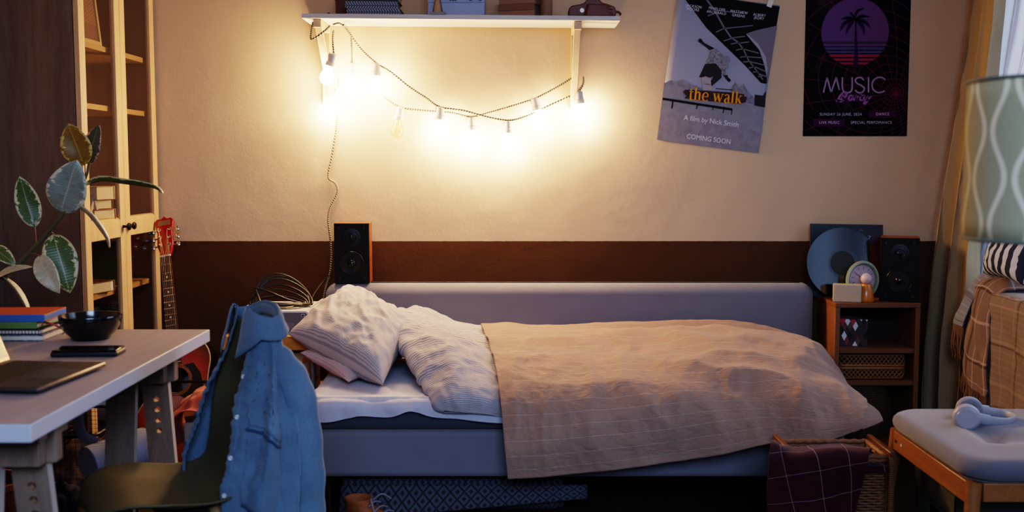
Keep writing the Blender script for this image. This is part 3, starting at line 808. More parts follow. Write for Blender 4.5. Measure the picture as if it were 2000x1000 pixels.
book('book', 'herringbone book at the bottom of the left stack on the wall shelf', 'herringbone books on the shelf', (on_shelf(730, 4.39).x, 4.385, zz + .0), (0, 0, R(0)), .218, .15, .0255, M_herr, M_page)
book('book', 'herringbone book in the middle of the left stack on the wall shelf', 'herringbone books on the shelf', (on_shelf(726, 4.39).x, 4.387, zz + .026), (0, 0, R(1.5)), .214, .15, .029, M_herr, M_page)
book('book', 'plain charcoal book on top of the left stack on the wall shelf', 'herringbone books on the shelf', (on_shelf(728, 4.39).x, 4.387, zz + .0555), (0, 0, R(-1)), .208, .148, .028, M_dark, M_page)
M_oldbk = simple('worn_brown_cover', '#5a3a26', .8, bs=60)
b0 = book('book', 'worn brown book standing half hidden behind the herringbone books', None, (on_shelf(688, 4.50).x, 4.51, zz), (0, 0, R(14)), .14, .06, .085, M_oldbk, M_page)
eg = MB(); q = on_shelf(645, 4.40) ; 
eg.tube(curve([on_shelf(640, 4.44) + Vector((0, 0, .012)), on_shelf(643, 4.43) + Vector((0, 0, .012)), on_shelf(647, 4.42) + Vector((0, 0, .003)), on_shelf(656, 4.42) + Vector((0, 0, .002)), on_shelf(664, 4.43) + Vector((0, 0, .009)), on_shelf(670, 4.44) + Vector((0, 0, .002))], 24), .0022, 8)
o = eg.build('pair_of_glasses', M_black, ang=80); tag(o, 'dark thin spectacles lying beside the left book stack on the shelf', 'glasses')
# steel candlestick with a square foot
cs = on_shelf(855, 4.385)
st = thing('candlestick', 'polished metal candlestick with a square foot on the shelf', 'candlestick', cs)
M_steel = simple('brushed_steel', '#a89c90', .25, 1.0, var=.05)
MB().box(-.032, .032, -.028, .028, 0, .0105).build('foot', simple('stone_foot', '#77716f', .5), st, bevel=.001)
MB().lathe([(.0225, .0105), (.0215, .016), (.0165, .04), (.0125, .062), (.011, .085), (.014, .095), (.012, .105), (.017, .15), (.022, .158), (.022, .17), (0, .17)], None, 28).build('stem', M_steel, st)
# pale blue radio
rd = on_shelf(890, 4.40)
ra = thing('radio', 'pale blue box radio with black buttons standing on the shelf', 'radio', rd)
M_blue = simple('pale_blue_plastic', '#8d97b5', .5, var=.03)
MB().box(-.118, .118, .03, .12, 0, .16).build('case', M_blue, ra, bevel=.004)
MB().box(-.1175, .1175, .0285, .031, .058, .0605).build('seam', simple('seam_grey', '#6d7592', .6), ra)
for k in range(3): MB().box(-.027 + k * .011, -.020 + k * .011, .024, .031, .066, .073).build('button', M_black, ra, bevel=.001)
for k in (0, 1): MB().lathe([(.009, 0), (.009, .006), (0, .006)], T(.06 + k * .04, .031, .075) @ RX, 16).build('dial', M_dark, ra)
# old brown books, corner towards the room
M_tan = simple('faded_tan_cover', '#8a6a55', .8, bs=90, var=.18)
M_tan2 = simple('reddish_tan_cover', '#7a5443', .8, bs=90, var=.18)
zz = on_shelf(1000, 4.4).z
for k, (t, m, lab, rz, dx) in enumerate(((.026, M_tan, 'faded tan book at the bottom of the right stack on the wall shelf', 24, 0), (.026, M_tan2, 'reddish tan book in the middle of the right stack on the wall shelf', 22, -.002), (.034, M_tan, 'thick tan book with a dotted cover on top of the right stack on the shelf', 25, .001))):
    book('book', lab, 'old tan books on the shelf', (on_shelf(1009, 4.4).x + dx, 4.415, zz), (0, 0, R(180 + rz)) if False else (0, 0, R(-20 + rz * .0)), .155, .125, t, m, m); zz += t + .0005
cn = on_shelf(1067, 4.42)
o = MB().lathe([(.024, 0), (.0245, .002), (.0245, .13), (.0225, .133), (0, .133)], T(*cn), 32).build('canister', simple('kraft_tube', '#7d5b45', .7)); tag(o, 'brown cardboard tube standing beside the tan books on the shelf', 'canister')
# leather camera case
cc_ = on_shelf(1158, 4.39)
M_leath = simple('dark_red_leather', '#5c2c1e', .5, var=.2, bs=220, bst=.25)
ca = thing('camera_case', 'dark brown leather camera case with a metal buckle at the shelf end', 'camera case', cc_)
ol = [(-.1, .004), (-.1, .03), (-.088, .044), (-.05, .05), (-.036, .056), (-.02, .074), (-.016, .1), (.018, .1), (.022, .074), (.036, .056), (.06, .05), (.088, .04), (.094, .026), (.094, .004), (.088, 0), (-.094, 0)]
MB().prism(ol, -.012, .05).build('case', M_leath, ca, bevel=.006, seg=3, ang=50)
MB().hexa([(-.03, -.03, .0), (.075, -.026, .0), (.085, -.01, 0), (-.04, -.01, 0), (-.018, -.026, .05), (.055, -.022, .046), (.075, -.01, .044), (-.028, -.01, .05)]).build('front_flap', M_leath, ca, bevel=.005, seg=3)
MB().lathe([(.009, 0), (.009, .003), (0, .003)], T(-.045, -.012, .024) @ RX, 20).build('snap', simple('dull_brass_snap', '#8f7b6c', .35, 1.0), ca)
bk = MB(); bk.tube([(.062, -.031, .032), (.078, -.029, .032), (.078, -.029, .018), (.062, -.031, .018)], .0016, 6, closed=True); bk.build('buckle', M_steel, ca)
MB().tube(curve([(.09, 0, .02), (.104, -.005, .018), (.112, -.01, .008), (.108, -.02, .002)], 12), .005, 6, flat=.3).build('strap', M_leath, ca)
# ================================================================ BOOKCASE along the left wall
M_oak = wood('light_oak', '#b08b63', '#c19d76', 2, .5, 12, 3.5)
M_oakx = wood('light_oak_shelf', '#b08b63', '#c09b74', 1, .5, 12, 3.5)
M_dkside = wood('grey_brown_veneer', '#57453a', '#6d584a', 2, .45, 9, 2.2)
M_inner = wood('inner_oak_panel', '#7b523a', '#8a5f44', 2, .6, 9, 2)
M_knob = simple('dark_bronze_knob', '#1a1210', .3, .6)
BX, BY0, BY1 = W(150, 300, 3.79).x, 3.79, 4.575      # front plane, near and far end
bc = thing('bookcase', 'tall bookcase with oak glass doors and a dark side panel beside the desk', 'bookcase', (BX - .15, 4.18, 0))
FR = BX                                               # carcass front
D0 = XL + .006
MB().box(D0, FR, BY0, BY0 + .018, 0, 2.04).build('side_panel', M_dkside, bc, True, bevel=.001)
MB().box(D0, FR, BY1 - .018, BY1, 0, 2.04).build('side_panel', M_inner, bc, True, bevel=.001)
MB().box(D0, D0 + .006, BY0 + .018, BY1 - .018, .07, 2.04).build('back_panel', M_inner, bc, True)
MB().box(D0, FR - .0005, BY0 + .0185, BY1 - .0185, 2.022, 2.04).build('top', M_oakx, bc, True)
MB().box(D0, FR - .001, BY0 + .0185, BY1 - .0185, .05, .07).box(D0 + .2, FR - .02, BY0 + .0185, BY1 - .0185, 0, .05).build('plinth', M_dkside, bc, True)
SHZ = [.385, .742, .985, 1.452, 1.676]
for z in SHZ:
    MB().box(D0 + .007, FR - .012, BY0 + .019, BY1 - .019, z - .02, z).build('shelf', M_oakx, bc, True)
YM = (BY0 + BY1) / 2
M_pane = thin_glass('bookcase_glass', '#f2efe8', .1, .01)
for k, (ya, yb) in enumerate(((BY0 + .001, YM - .0015), (YM + .0015, BY1 - .001))):
    dr = MB(); t0, t1 = FR + .002, FR + .021
    dr.box(t0, t1, ya, ya + .052, .075, 2.035).box(t0, t1, yb - .052, yb, .075, 2.035)
    for za, zb in ((.075, .135), (1.965, 2.035), (.945, 1.012)): dr.box(t0 + .0005, t1 - .0005, ya + .052, yb - .052, za, zb)
    # chamfered lips of the middle rail
    dr.hexa([(t0, ya + .05, 1.012), (t1 - .001, ya + .05, 1.012), (t1 - .001, yb - .05, 1.012), (t0, yb - .05, 1.012), (t0, ya + .05, 1.024), (t0 + .004, ya + .05, 1.024), (t0 + .004, yb - .05, 1.024), (t0, yb - .05, 1.024)])
    d = dr.build('door', M_oak, bc, True, bevel=.0025)
    MB().box(FR + .009, FR + .012, ya + .045, yb - .045, .13, 1.97).build('door_pane', M_pane, d, True)
    ky = yb - .026 if k == 0 else ya + .026
    KM = T(t1, ky, .985) @ Matrix.Rotation(R(90), 4, 'Y')
    MB().lathe([(.006, 0), (.005, .012), (.009, .016), (.0145, .020), (.015, .026), (.011, .030), (0, .031)], KM, 20).build('knob', M_knob, d, True)
# things inside the bookcase (x inside D0..FR, front towards +x)
XI = FR - .03
M_cream = simple('cream_cover', '#a58a72', .7, bs=80); M_grn = simple('dark_green_binder', '#2d3a26', .6); M_nvy = simple('navy_box', '#28365a', .55)
stk = [(.030, .225, .13, -8, simple('sand_cover', '#a88668', .7), 'sand book at the bottom of the pile behind the upper glass door'),
       (.040, .215, .14, 4, simple('brown_linen_cover', '#7f5a41', .8), 'thick brown linen book second from bottom behind the upper glass door'),
       (.036, .20, .13, -3, simple('chestnut_cover', '#6b4531', .7), 'chestnut book below the top one behind the upper glass door'),
       (.050, .20, .13, 9, simple('cream_board_cover', '#b39c82', .7), 'fat cream book on top of the pile behind the upper glass door')]
z = SHZ[2] + .001
for t, w_, d_, rz, m, lab in stk:
    book('book', lab, 'pile of books in the upper bookcase', (XI - .04, YM - .13 + .06, z), (0, 0, R(180 + rz - 12)), d_ + .03, .15, t, m, M_page2); z += t + .0008
# leaning white triangular frame
tf = thing('triangle_ornament', 'white open triangle ornament in front of the pile of books', 'ornament', (XI + .014, BY0 + .185, SHZ[2] + .001))
ol = [(-.075, 0), (.075, 0), (0, .15)]; il = [(-.045, .018), (.045, .018), (0, .108)]
g = MB(); vs = [(0, a, b) for a, b in ol] + [(0, a, b) for a, b in il]; vs2 = [(-.018, y_, z_) for _, y_, z_ in vs]
fs = []
for i in range(3):
    j = (i + 1) % 3
    fs += [(i, j, 3 + j, 3 + i), (6 + i, 9 + i, 9 + j, 6 + j), (i, 6 + i, 6 + j, j), (3 + i, 3 + j, 9 + j, 9 + i)]
g.add(vs + vs2, fs); g.build('frame', simple('lilac_white', '#b8b0ba', .5), tf)
# framed chevron print on the upper shelf
def chev():
    m, nt, b = newmat('chevron_print'); v = coord(nt); x, y, z = sep(nt, v)
    yy = mth(nt, 'ABSOLUTE', mth(nt, 'SUBTRACT', mth(nt, 'FRACT', mth(nt, 'MULTIPLY', y, 16.0)), .5))
    u = mth(nt, 'FRACT', mth(nt, 'ADD', mth(nt, 'MULTIPLY', z, 75.0), mth(nt, 'MULTIPLY', yy, 3.0)))
    low = mth(nt, 'GREATER_THAN', z, .075)
    f = mth(nt, 'MULTIPLY', mth(nt, 'LESS_THAN', u, .5), low)
    nt.links.new(mixc(nt, f, c4('#6b4a48'), c4('#8d6a62')), b.inputs['Base Color']); b.inputs['Roughness'].default_value = .5; return m
fp = thing('framed_print', 'framed brown chevron print standing on the top visible bookcase shelf', 'framed print', (XI + .0, BY0 + .20, SHZ[4] + .001), (0, R(-6), 0))
MB().box(0, .004, -.105, .105, .012, .30).build('print', chev(), fp)
fr = MB()
for a, b, c_, d_ in ((-.12, .12, 0, .014), (-.12, .12, .298, .312), (-.12, -.104, .014, .298), (.104, .12, .014, .298)): fr.box(-.012, .010, a, b, c_, d_)
fr.build('frame', wood('pale_frame', '#b79c72', '#c9ae84'), fp, bevel=.001)
# lower shelf: book, green binder, upright glass-clear folders, navy box, patterned box
book('book', 'thick brown book lying behind the lower left glass door', None, (XI - .05, YM - .14 + .04, SHZ[1] + .001), (0, 0, R(166)), .20, .16, .042, simple('brown_cover', '#5c3626', .6), M_page2)
bnd = thing('binder', 'dark green box file standing behind the brown book in the bookcase', 'binder', (XI - .215, BY0 + .20, SHZ[1] + .001))
MB().box(-.03, .0, -.16, .16, 0, .205).build('cover', M_grn, bnd, bevel=.003); MB().box(-.028, -.002, -.155, .155, .206, .2065).build('page_block', M_page2, bnd)
for k, (cc, lab) in enumerate((('#4d6a3a', 'green folder standing upright behind the right glass door'), ('#a98a70', 'beige folder standing upright behind the right glass door'), ('#8a8078', 'grey folder standing upright behind the right glass door'))):
    f = MB().box(-.19, 0, -.004, .004, 0, .235 - .02 * k).box(-.19, 0, .005, .008, 0, .225 - .02 * k)
    o = f.build('folder', simple('folder_card_%s' % 'abc'[k], cc, .5), bevel=.001); o.location = (XI - .01, YM + .075 + .022 * k, SHZ[1] + .001)
    tag(o, lab, 'folder', 'folders in the bookcase')
nb = thing('storage_box', 'navy cardboard box behind the lower left glass door of the bookcase', 'box', (XI - .13, BY0 + .2, SHZ[0] + .001))
MB().box(-.11, .09, -.15, .15, 0, .25).build('body', M_nvy, nb, bevel=.003); MB().box(-.114, .094, -.154, .154, .25, .29).build('lid', M_nvy, nb, bevel=.003)
def blot():
    m, nt, b = newmat('speckled_card'); v = coord(nt); n_ = nz(nt, v, 55, 2, .5, 1.0)
    nt.links.new(mixc(nt, mth(nt, 'GREATER_THAN', n_, .54), c4('#5d4a40'), c4('#15100e')), b.inputs['Base Color']); return m
pb_ = MB().box(-.2, 0, -.02, .02, 0, .285).build('magazine_file', blot(), bevel=.002); pb_.location = (XI, YM + .07, SHZ[0] + .001)
tag(pb_, 'black speckled magazine file behind the lower right glass door', 'magazine file')

# ================================================================ GUITAR leaning against the back wall
M_gtop = None
def burst():
    m, nt, b = newmat('sunburst_top'); v = coord(nt); x, y, z = sep(nt, v)
    xx = mth(nt, 'MULTIPLY', x, 1.0); zz = mth(nt, 'MULTIPLY', mth(nt, 'SUBTRACT', z, .20), .62)
    d = mth(nt, 'SQRT', mth(nt, 'ADD', mth(nt, 'MULTIPLY', xx, xx), mth(nt, 'MULTIPLY', zz, zz)))
    cr = nt.nodes.new('ShaderNodeValToRGB'); nt.links.new(mth(nt, 'MULTIPLY', d, 4.6), cr.inputs[0])
    e = cr.color_ramp.elements; e[0].position = .2; e[0].color = c4('#d0702a'); e[1].position = .98; e[1].color = c4('#3a0604')
    k = e.new(.5); k.color = c4('#c8561c'); k = e.new(.72); k.color = c4('#a31a10')
    gr = nz(nt, coord(nt, 'Object', (60, 60, 1.2)), 3, 3)
    nt.links.new(mixc(nt, mth(nt, 'MULTIPLY', gr, .35), cr.outputs[0], c4('#5a1d0a')), b.inputs['Base Color'])
    b.inputs['Roughness'].default_value = .22; b.inputs['Coat Weight'].default_value = .5; return m
M_gred = simple('red_lacquer', '#8e0f0c', .25, coat=.5, var=.08); M_gdark = simple('dark_lacquer', '#1c0a06', .3, coat=.4)
M_board = wood('rosewood', '#3a241b', '#4a3025', 2, .5, 12); M_chrome = simple('chrome', '#c9c6c4', .15, 1.0, var=.02)
M_bone = simple('bone', '#d8ccb4', .4, var=.03); M_bind = simple('cream_binding', '#c9ae80', .35)
foot = W(369, 905, 4.22); head = W(322, 440, 4.53)
dv_ = head - foot; 
lean = math.atan2(dv_.y, dv_.z); side = math.atan2(dv_.x, math.hypot(dv_.y, dv_.z))
gt = thing('guitar', 'red sunburst acoustic guitar leaning against the dark wall by the bookcase', 'guitar', (foot.x, foot.y, .012), (-lean, side, 0))
GL = dv_.length          # local z up along the neck, local -y is the top
sc = GL / 1.02
half = [(0, .0), (.08, .006), (.15, .045), (.19, .115), (.195, .17), (.175, .235), (.137, .285), (.127, .32), (.135, .365), (.146, .41), (.14, .455), (.115, .49), (.07, .508), (.028, .512)]
hh = [tuple(p) for p in crom(half, 46)]
ol = [(x * sc, z * sc) for x, z in hh] + [(-x * sc, z * sc) for x, z in hh[::-1][:-1]]
yt, yb_ = -.05, .05
n = len(ol); hc = (0, .345 * sc); hr = .051 * sc
g = MB()
# the top with its round sound hole: ring of quads between outline and hole
angs = [math.atan2(z - hc[1], x - hc[0]) for x, z in ol]
hole = [(hc[0] + hr * math.cos(a), hc[1] + hr * math.sin(a)) for a in angs]
g.add([(x, yt, z) for x, z in ol] + [(x, yt, z) for x, z in hole], [(i, (i + 1) % n, n + (i + 1) % n, n + i) for i in range(n)])
g.build('soundboard', burst(), gt, recalc=False)
g = MB(); g.add([(x, yt, z) for x, z in ol] + [(x, yb_, z) for x, z in ol], [(i, n + i, n + (i + 1) % n, (i + 1) % n) for i in range(n)] + [tuple(range(2 * n - 1, n - 1, -1))])
g.build('body', M_gdark, gt)
g = MB(); g.tube([(x, yt, z) for x, z in ol], .0028, 6, closed=True); g.build('binding', M_bind, gt)
g = MB()
for r, w_ in ((hr + .004, .004), (hr + .012, .004)): g.tube([(hc[0] + r * math.cos(a), yt - .0005, hc[1] + r * math.sin(a)) for a in [2 * PI * i / 48 for i in range(48)]], w_ * .6, 6, closed=True, flat=1)
g.build('rosette', simple('rosette_inlay', '#8a5a2a', .4), gt)
pgd = [(hc[0] + math.cos(a) * (hr + .013), hc[1] + math.sin(a) * (hr + .013)) for a in [R(62 - 150 * i / 14) for i in range(15)]]
pgd += [(.045 * sc, .255 * sc), (.085 * sc, .262 * sc), (.108 * sc, .30 * sc), (.10 * sc, .36 * sc), (.075 * sc, .405 * sc)]
MB().prism(pgd, yt - .0022, yt - .0004).build('pickguard', simple('black_pickguard', '#08080a', .2), gt)
MB().box(-.07 * sc, .07 * sc, yt - .008, yt - .0004, .165 * sc, .19 * sc).build('bridge', M_board, gt, bevel=.003)
zn0, zn1 = .41 * sc, .875 * sc
MB().hexa([(-.027, yt - .006, zn0), (.027, yt - .006, zn0), (.027, yt + .0, zn0), (-.027, yt + .0, zn0), (-.0215, yt - .006, zn1), (.0215, yt - .006, zn1), (.0215, yt + .0, zn1), (-.0215, yt + .0, zn1)]).build('fretboard', M_board, gt)
MB().hexa([(-.024, yt, .50 * sc), (.024, yt, .50 * sc), (.018, yt + .025, .50 * sc), (-.018, yt + .025, .50 * sc), (-.021, yt, zn1 + .02), (.021, yt, zn1 + .02), (.014, yt + .02, zn1 + .02), (-.014, yt + .02, zn1 + .02)]).build('neck', M_gred, gt, bevel=.004)
g = MB()
for k in range(1, 20):
    zf = zn1 - (zn1 - .19 * sc) * (1 - 2 ** (-k / 12)); hw = .0215 + (.0055) * (zn1 - zf) / (zn1 - zn0)
    if zf > zn0: g.box(-hw, hw, yt - .0075, yt - .006, zf - .0011, zf + .0011)
fo = g.build('fret', M_chrome, gt); fo['kind'] = 'stuff'
g = MB()
for k in (3, 5, 7, 9, 12):
    zf = zn1 - (zn1 - .19 * sc) * (1 - 2 ** (-(k - .5) / 12)); g.lathe([(.004, 0), (.004, .0007), (0, .0007)], T(0, yt - .006, zf) @ RX, 12)
g.build('fret_dot', M_bone, gt)
hd = [(-.021, zn1), (.021, zn1), (.034, zn1 + .045), (.030, zn1 + .10), (.040, zn1 + .155), (.030, zn1 + .168), (.012, zn1 + .166), (0, zn1 + .178), (-.014, zn1 + .166), (-.032, zn1 + .168), (-.042, zn1 + .155), (-.032, zn1 + .10), (-.034, zn1 + .045)]
hm = Matrix.Translation((0, 0, zn1)) @ Matrix.Rotation(R(-7), 4, 'X') @ Matrix.Translation((0, 0, -zn1))
MB().prism(hd, yt - .002, yt + .014, 0, hm).build('headstock', M_gred, gt, bevel=.002)
MB().prism([(-.026, zn1 + .135), (.026, zn1 + .135), (.026, zn1 + .158), (-.026, zn1 + .158)], yt - .003, yt - .0021, 0, hm).build('head_plate', simple('worn_gold_plate', '#7a5a3c', .4), gt)
MB().box(-.0225, .0225, yt - .009, yt, zn1 - .002, zn1 + .004).build('nut', M_bone, gt)
for s in (-1, 1):
    for k in range(3):
        zz = zn1 + .045 + .036 * k; xx = s * (.019 + .003 * (k == 2))
        p = MB(); p.lathe([(.0075, 0), (.0075, .002), (.0035, .003), (.0035, .013), (0, .013)], hm @ T(xx, yt - .002, zz) @ RX, 14)
        bx_ = s * .042
        p.cyl(hm @ Vector((s * .03, yt + .008, zz)), hm @ Vector((bx_ + s * .008, yt + .008, zz)), .003, n=8)
        p.lathe([(.004, -.006), (.0085, -.003), (.0085, .003), (.004, .006)], hm @ T(bx_ + s * .012, yt + .008, zz) @ RX, 14, 0, 1.0, 1.3)
        p.build('tuning_peg', M_chrome, gt)
g = MB()
for k in range(6):
    a = -.022 + .0088 * k; b = -.0175 + .007 * k
    g.tube([(a, yt - .0095, .18 * sc), (b, yt - .0095, zn1 + .002), ((-1 if k < 3 else 1) * .019, yt - .008, zn1 + .045 + .036 * (k if k < 3 else 5 - k))], .0007, 4)
g.build('strings', simple('bronze_strings', '#8a735a', .35, .9), gt)

# ================================================================ BEDSIDE TABLE, PROJECTOR, CABLE
M_yel = wood('honey_plywood', '#b0732f', '#c28642', 0, .45, 10, 3)
M_mleg = simple('grey_metal', '#87868c', .35, .8)
TX0, TX1, TY0, TY1, TZ = W(433, 660, 4.03).x, -.775, 4.03, 4.46, W(433, 657, 4.03).z
nt_ = thing('bedside_table', 'small honey wood table with grey metal legs beside the headboard', 'table', ((TX0 + TX1) / 2, 4.25, 0))
MB().box(TX0, TX1, TY0, TY1, TZ - .055, TZ).build('table_top', M_yel, nt_, True, bevel=.004, seg=3)
MB().box(TX0 + .02, TX1 - .02, TY0 + .02, TY1 - .02, .30, .318).build('shelf', M_yel, nt_, True, bevel=.002)
for x in (TX0 + .018, TX1 - .018):
    for y in (TY0 + .03, TY1 - .03): MB().cyl((x, y, 0), (x, y, TZ - .056), .011, n=14).build('leg', M_mleg, nt_, True)
M_bag = None
def dots():
    m, nt, b = newmat('orange_dotted_paper'); v = coord(nt); x, y, z = sep(nt, v)
    def cell(s, o): return mth(nt, 'SUBTRACT', mth(nt, 'FRACT', mth(nt, 'ADD', mth(nt, 'MULTIPLY', s, 26.0), o)), .5)
    row = mth(nt, 'MULTIPLY', mth(nt, 'FLOOR', mth(nt, 'MULTIPLY', z, 26.0)), .5)
    a = mth(nt, 'SUBTRACT', mth(nt, 'FRACT', mth(nt, 'ADD', mth(nt, 'MULTIPLY', x, 26.0), row)), .5); c_ = cell(z, 0.0)
    d = mth(nt, 'ADD', mth(nt, 'MULTIPLY', a, a), mth(nt, 'MULTIPLY', c_, c_))
    nt.links.new(mixc(nt, mth(nt, 'LESS_THAN', d, .075), c4('#b69a76'), c4('#c4581c')), b.inputs['Base Color']); b.inputs['Roughness'].default_value = .7; return m
gb = MB().box(-.085, .08, -.05, .05, 0, .165).build('gift_box', dots(), bevel=.003); gb.location = (-.88, 4.20, .319)
tag(gb, 'cream box with orange dots on the lower shelf of the bedside table', 'box')
for k, (z, w_, cc, lab) in enumerate(((.0, .14, '#8a6a2c', 'mustard card box under the orange one beside the orange dotted box'), (.052, .13, '#a8702c', 'small orange card box on the mustard one beside the orange dotted box'))):
    t = thing('card_box', lab, 'box', (-.91 - .003 * k, 4.075, .319 + z), (0, 0, R(3 * k)), 'card boxes under the bedside table')
    m = simple('card_%d' % k, cc, .6)
    MB().box(-w_ / 2, w_ / 2, -.03, .03, 0, .036).build('body', m, t, bevel=.001); MB().box(-w_ / 2 - .002, w_ / 2 + .002, -.032, .032, .0362, .05).build('lid', m, t, bevel=.001)
# projector
px0, px1 = W(455, 630, 4.12).x, W(604, 630, 4.12).x; pz1 = W(530, 607, 4.12).z
pj = thing('projector', 'white boxy projector with a grey mesh front on the bedside table', 'projector', ((px0 + px1) / 2, 4.12, TZ + .001))
hw, hz = (px1 - px0) / 2, pz1 - TZ - .002
M_pjw = simple('matt_white_plastic', '#b9b5b6', .5, var=.02)
def rrect(w_, z0, z1, r, k=5):
    o = []
    for cx_, cz_, s in ((w_ - r, z1 - r, 0), (-w_ + r, z1 - r, 1), (-w_ + r, z0 + r, 2), (w_ - r, z0 + r, 3)):
        for i in range(k + 1): q = PI / 2 * (s + i / k); o.append((cx_ + r * math.cos(q), cz_ + r * math.sin(q)))
    return o
MB().prism(rrect(hw, .008, hz, .016), 0, .30).build('case', M_pjw, pj, bevel=.002)
def mesh_m(name, c1, c2, fr=320):
    m, nt, b = newmat(name); v = coord(nt); x, y, z = sep(nt, v)
    a = mth(nt, 'SUBTRACT', mth(nt, 'FRACT', mth(nt, 'MULTIPLY', x, fr)), .5); c_ = mth(nt, 'SUBTRACT', mth(nt, 'FRACT', mth(nt, 'MULTIPLY', z, fr)), .5)
    d = mth(nt, 'ADD', mth(nt, 'MULTIPLY', a, a), mth(nt, 'MULTIPLY', c_, c_))
    nt.links.new(mixc(nt, mth(nt, 'LESS_THAN', d, .11), c4(c1), c4(c2)), b.inputs['Base Color']); b.inputs['Roughness'].default_value = .6; return m
MB().prism(rrect(hw - .007, .013, hz - .007, .012), -.001, .004).build('front_grille', mesh_m('speaker_mesh_grey', '#6c686d', '#3a383c'), pj)
lc = (-hw + .06, hz * .40)
MB().lathe([(.044, 0), (.044, .010), (.041, .014), (0, .014)], T(lc[0], -.001, lc[1]) @ RX, 36).build('lens_cover', simple('lilac_grey_plastic', '#77717f', .4, var=.03), pj)
MB().box(hw - .03, hw - .018, -.004, 0, hz - .024, hz - .012).build('badge', M_pjw, pj); MB().box(hw - .028, hw - .020, -.0055, -.004, hz - .022, hz - .014).build('indicator', M_black, pj)
MB().box(.0, hw - .06, -.0022, -.001, hz - .075, hz - .048).build('display', simple('display_grey', '#726d72', .3), pj)
g = MB()
for k in range(7): g.box(hw - .0005, hw + .003, .02, .285, .018 + k * .0125, .024 + k * .0125)
vo_ = g.build('side_vents', M_pjw, pj, bevel=.001)
g = MB()
for r in (.085, .048): g.lathe([(r - .004, 0), (r - .002, .0022), (r + .002, .0022), (r + .004, 0)], T(.01, .15, hz), 48)
g.build('top_rings', simple('ring_beige', '#9a8d80', .5), pj)
for x in (-hw + .03, hw - .03):
    for y in (.03, .27): MB().lathe([(.01, 0), (.01, .009), (0, .009)], T(x, y, 0), 14).build('foot', M_black, pj)
# coil of black cable lying on the projector
M_cab = simple('black_rubber', '#100d0c', .35, var=.2)
cb = thing('coiled_cable', 'loose coil of black cable lying on top of the white projector', 'cable', (-.98, 4.27, pz1 + .003))
loops = [[(430, 600), (418, 585), (420, 560), (440, 545), (470, 532)]]
g = MB(); Yc = 4.26
base = [(612, 595), (600, 592), (560, 598), (520, 596), (500, 592), (489, 575), (492, 560), (506, 548), (530, 540), (560, 536)]
def loop(a, b, top, sag, y0, ph):
    """one turn of the coil: rises from a, over the top, down to b and back along the lid"""
    p = []
    for i in range(40):
        t = 2 * PI * i / 40 + ph
        x = (a + b) / 2 - math.cos(t) * (b - a) / 2
        up = max(0, math.sin(t)); dn = max(0, -math.sin(t))
        z = pz1 + .006 + up * top * (1 + .25 * math.cos(t)) + dn * .012 + sag * math.sin(2 * t) * .3
        y = y0 + .05 * math.sin(t) * (1 if math.sin(t) > 0 else 1.6) 
        p.append((x, y, max(z, pz1 + .0065)))
    return p
for k, (a, b, top, sag, y0, ph) in enumerate(((-1.075, -.835, .115, .01, 4.27, 0), (-1.065, -.83, .095, .008, 4.262, .1), (-1.08, -.84, .075, .0, 4.255, .05), (-1.07, -.845, .055, .01, 4.248, -.05), (-1.06, -.85, .03, .006, 4.235, .1), (-1.07, -.85, .105, -.01, 4.29, .08))):
    g.tube([Vector(q) for q in loop(a, b, top, sag, y0, ph)], .0042, 8, closed=True)
# a turn crossing the others slantwise, and the free end
g.tube(curve([(-1.058, 4.25, pz1 + .075), (-1.0, 4.235, pz1 + .062), (-.93, 4.225, pz1 + .035), (-.86, 4.24, pz1 + .012), (-.838, 4.26, pz1 + .006)], 20), .0042, 8)
g.tube(curve([(-1.06, 4.26, pz1 + .075), (-1.045, 4.25, pz1 + .04), (-1.02, 4.22, pz1 + .01), (-.97, 4.20, pz1 + .006), (-1.0, 4.165, pz1 + .006), (-1.065, 4.15, pz1 + .006)], 30), .0042, 8)
g.tube(curve([(-.845, 4.28, pz1 + .012), (-.83, 4.40, pz1 + .06), (-.80, 4.50, pz1 + .10), (-.76, 4.585, pz1 + .115)], 20), .0022, 6)
g.build('cable', M_cab, cb, True, ang=80)
MB().box(-1.09, -1.06, 4.138, 4.162, pz1 + .0015, pz1 + .014).build('plug', M_cab, cb, True, bevel=.003)

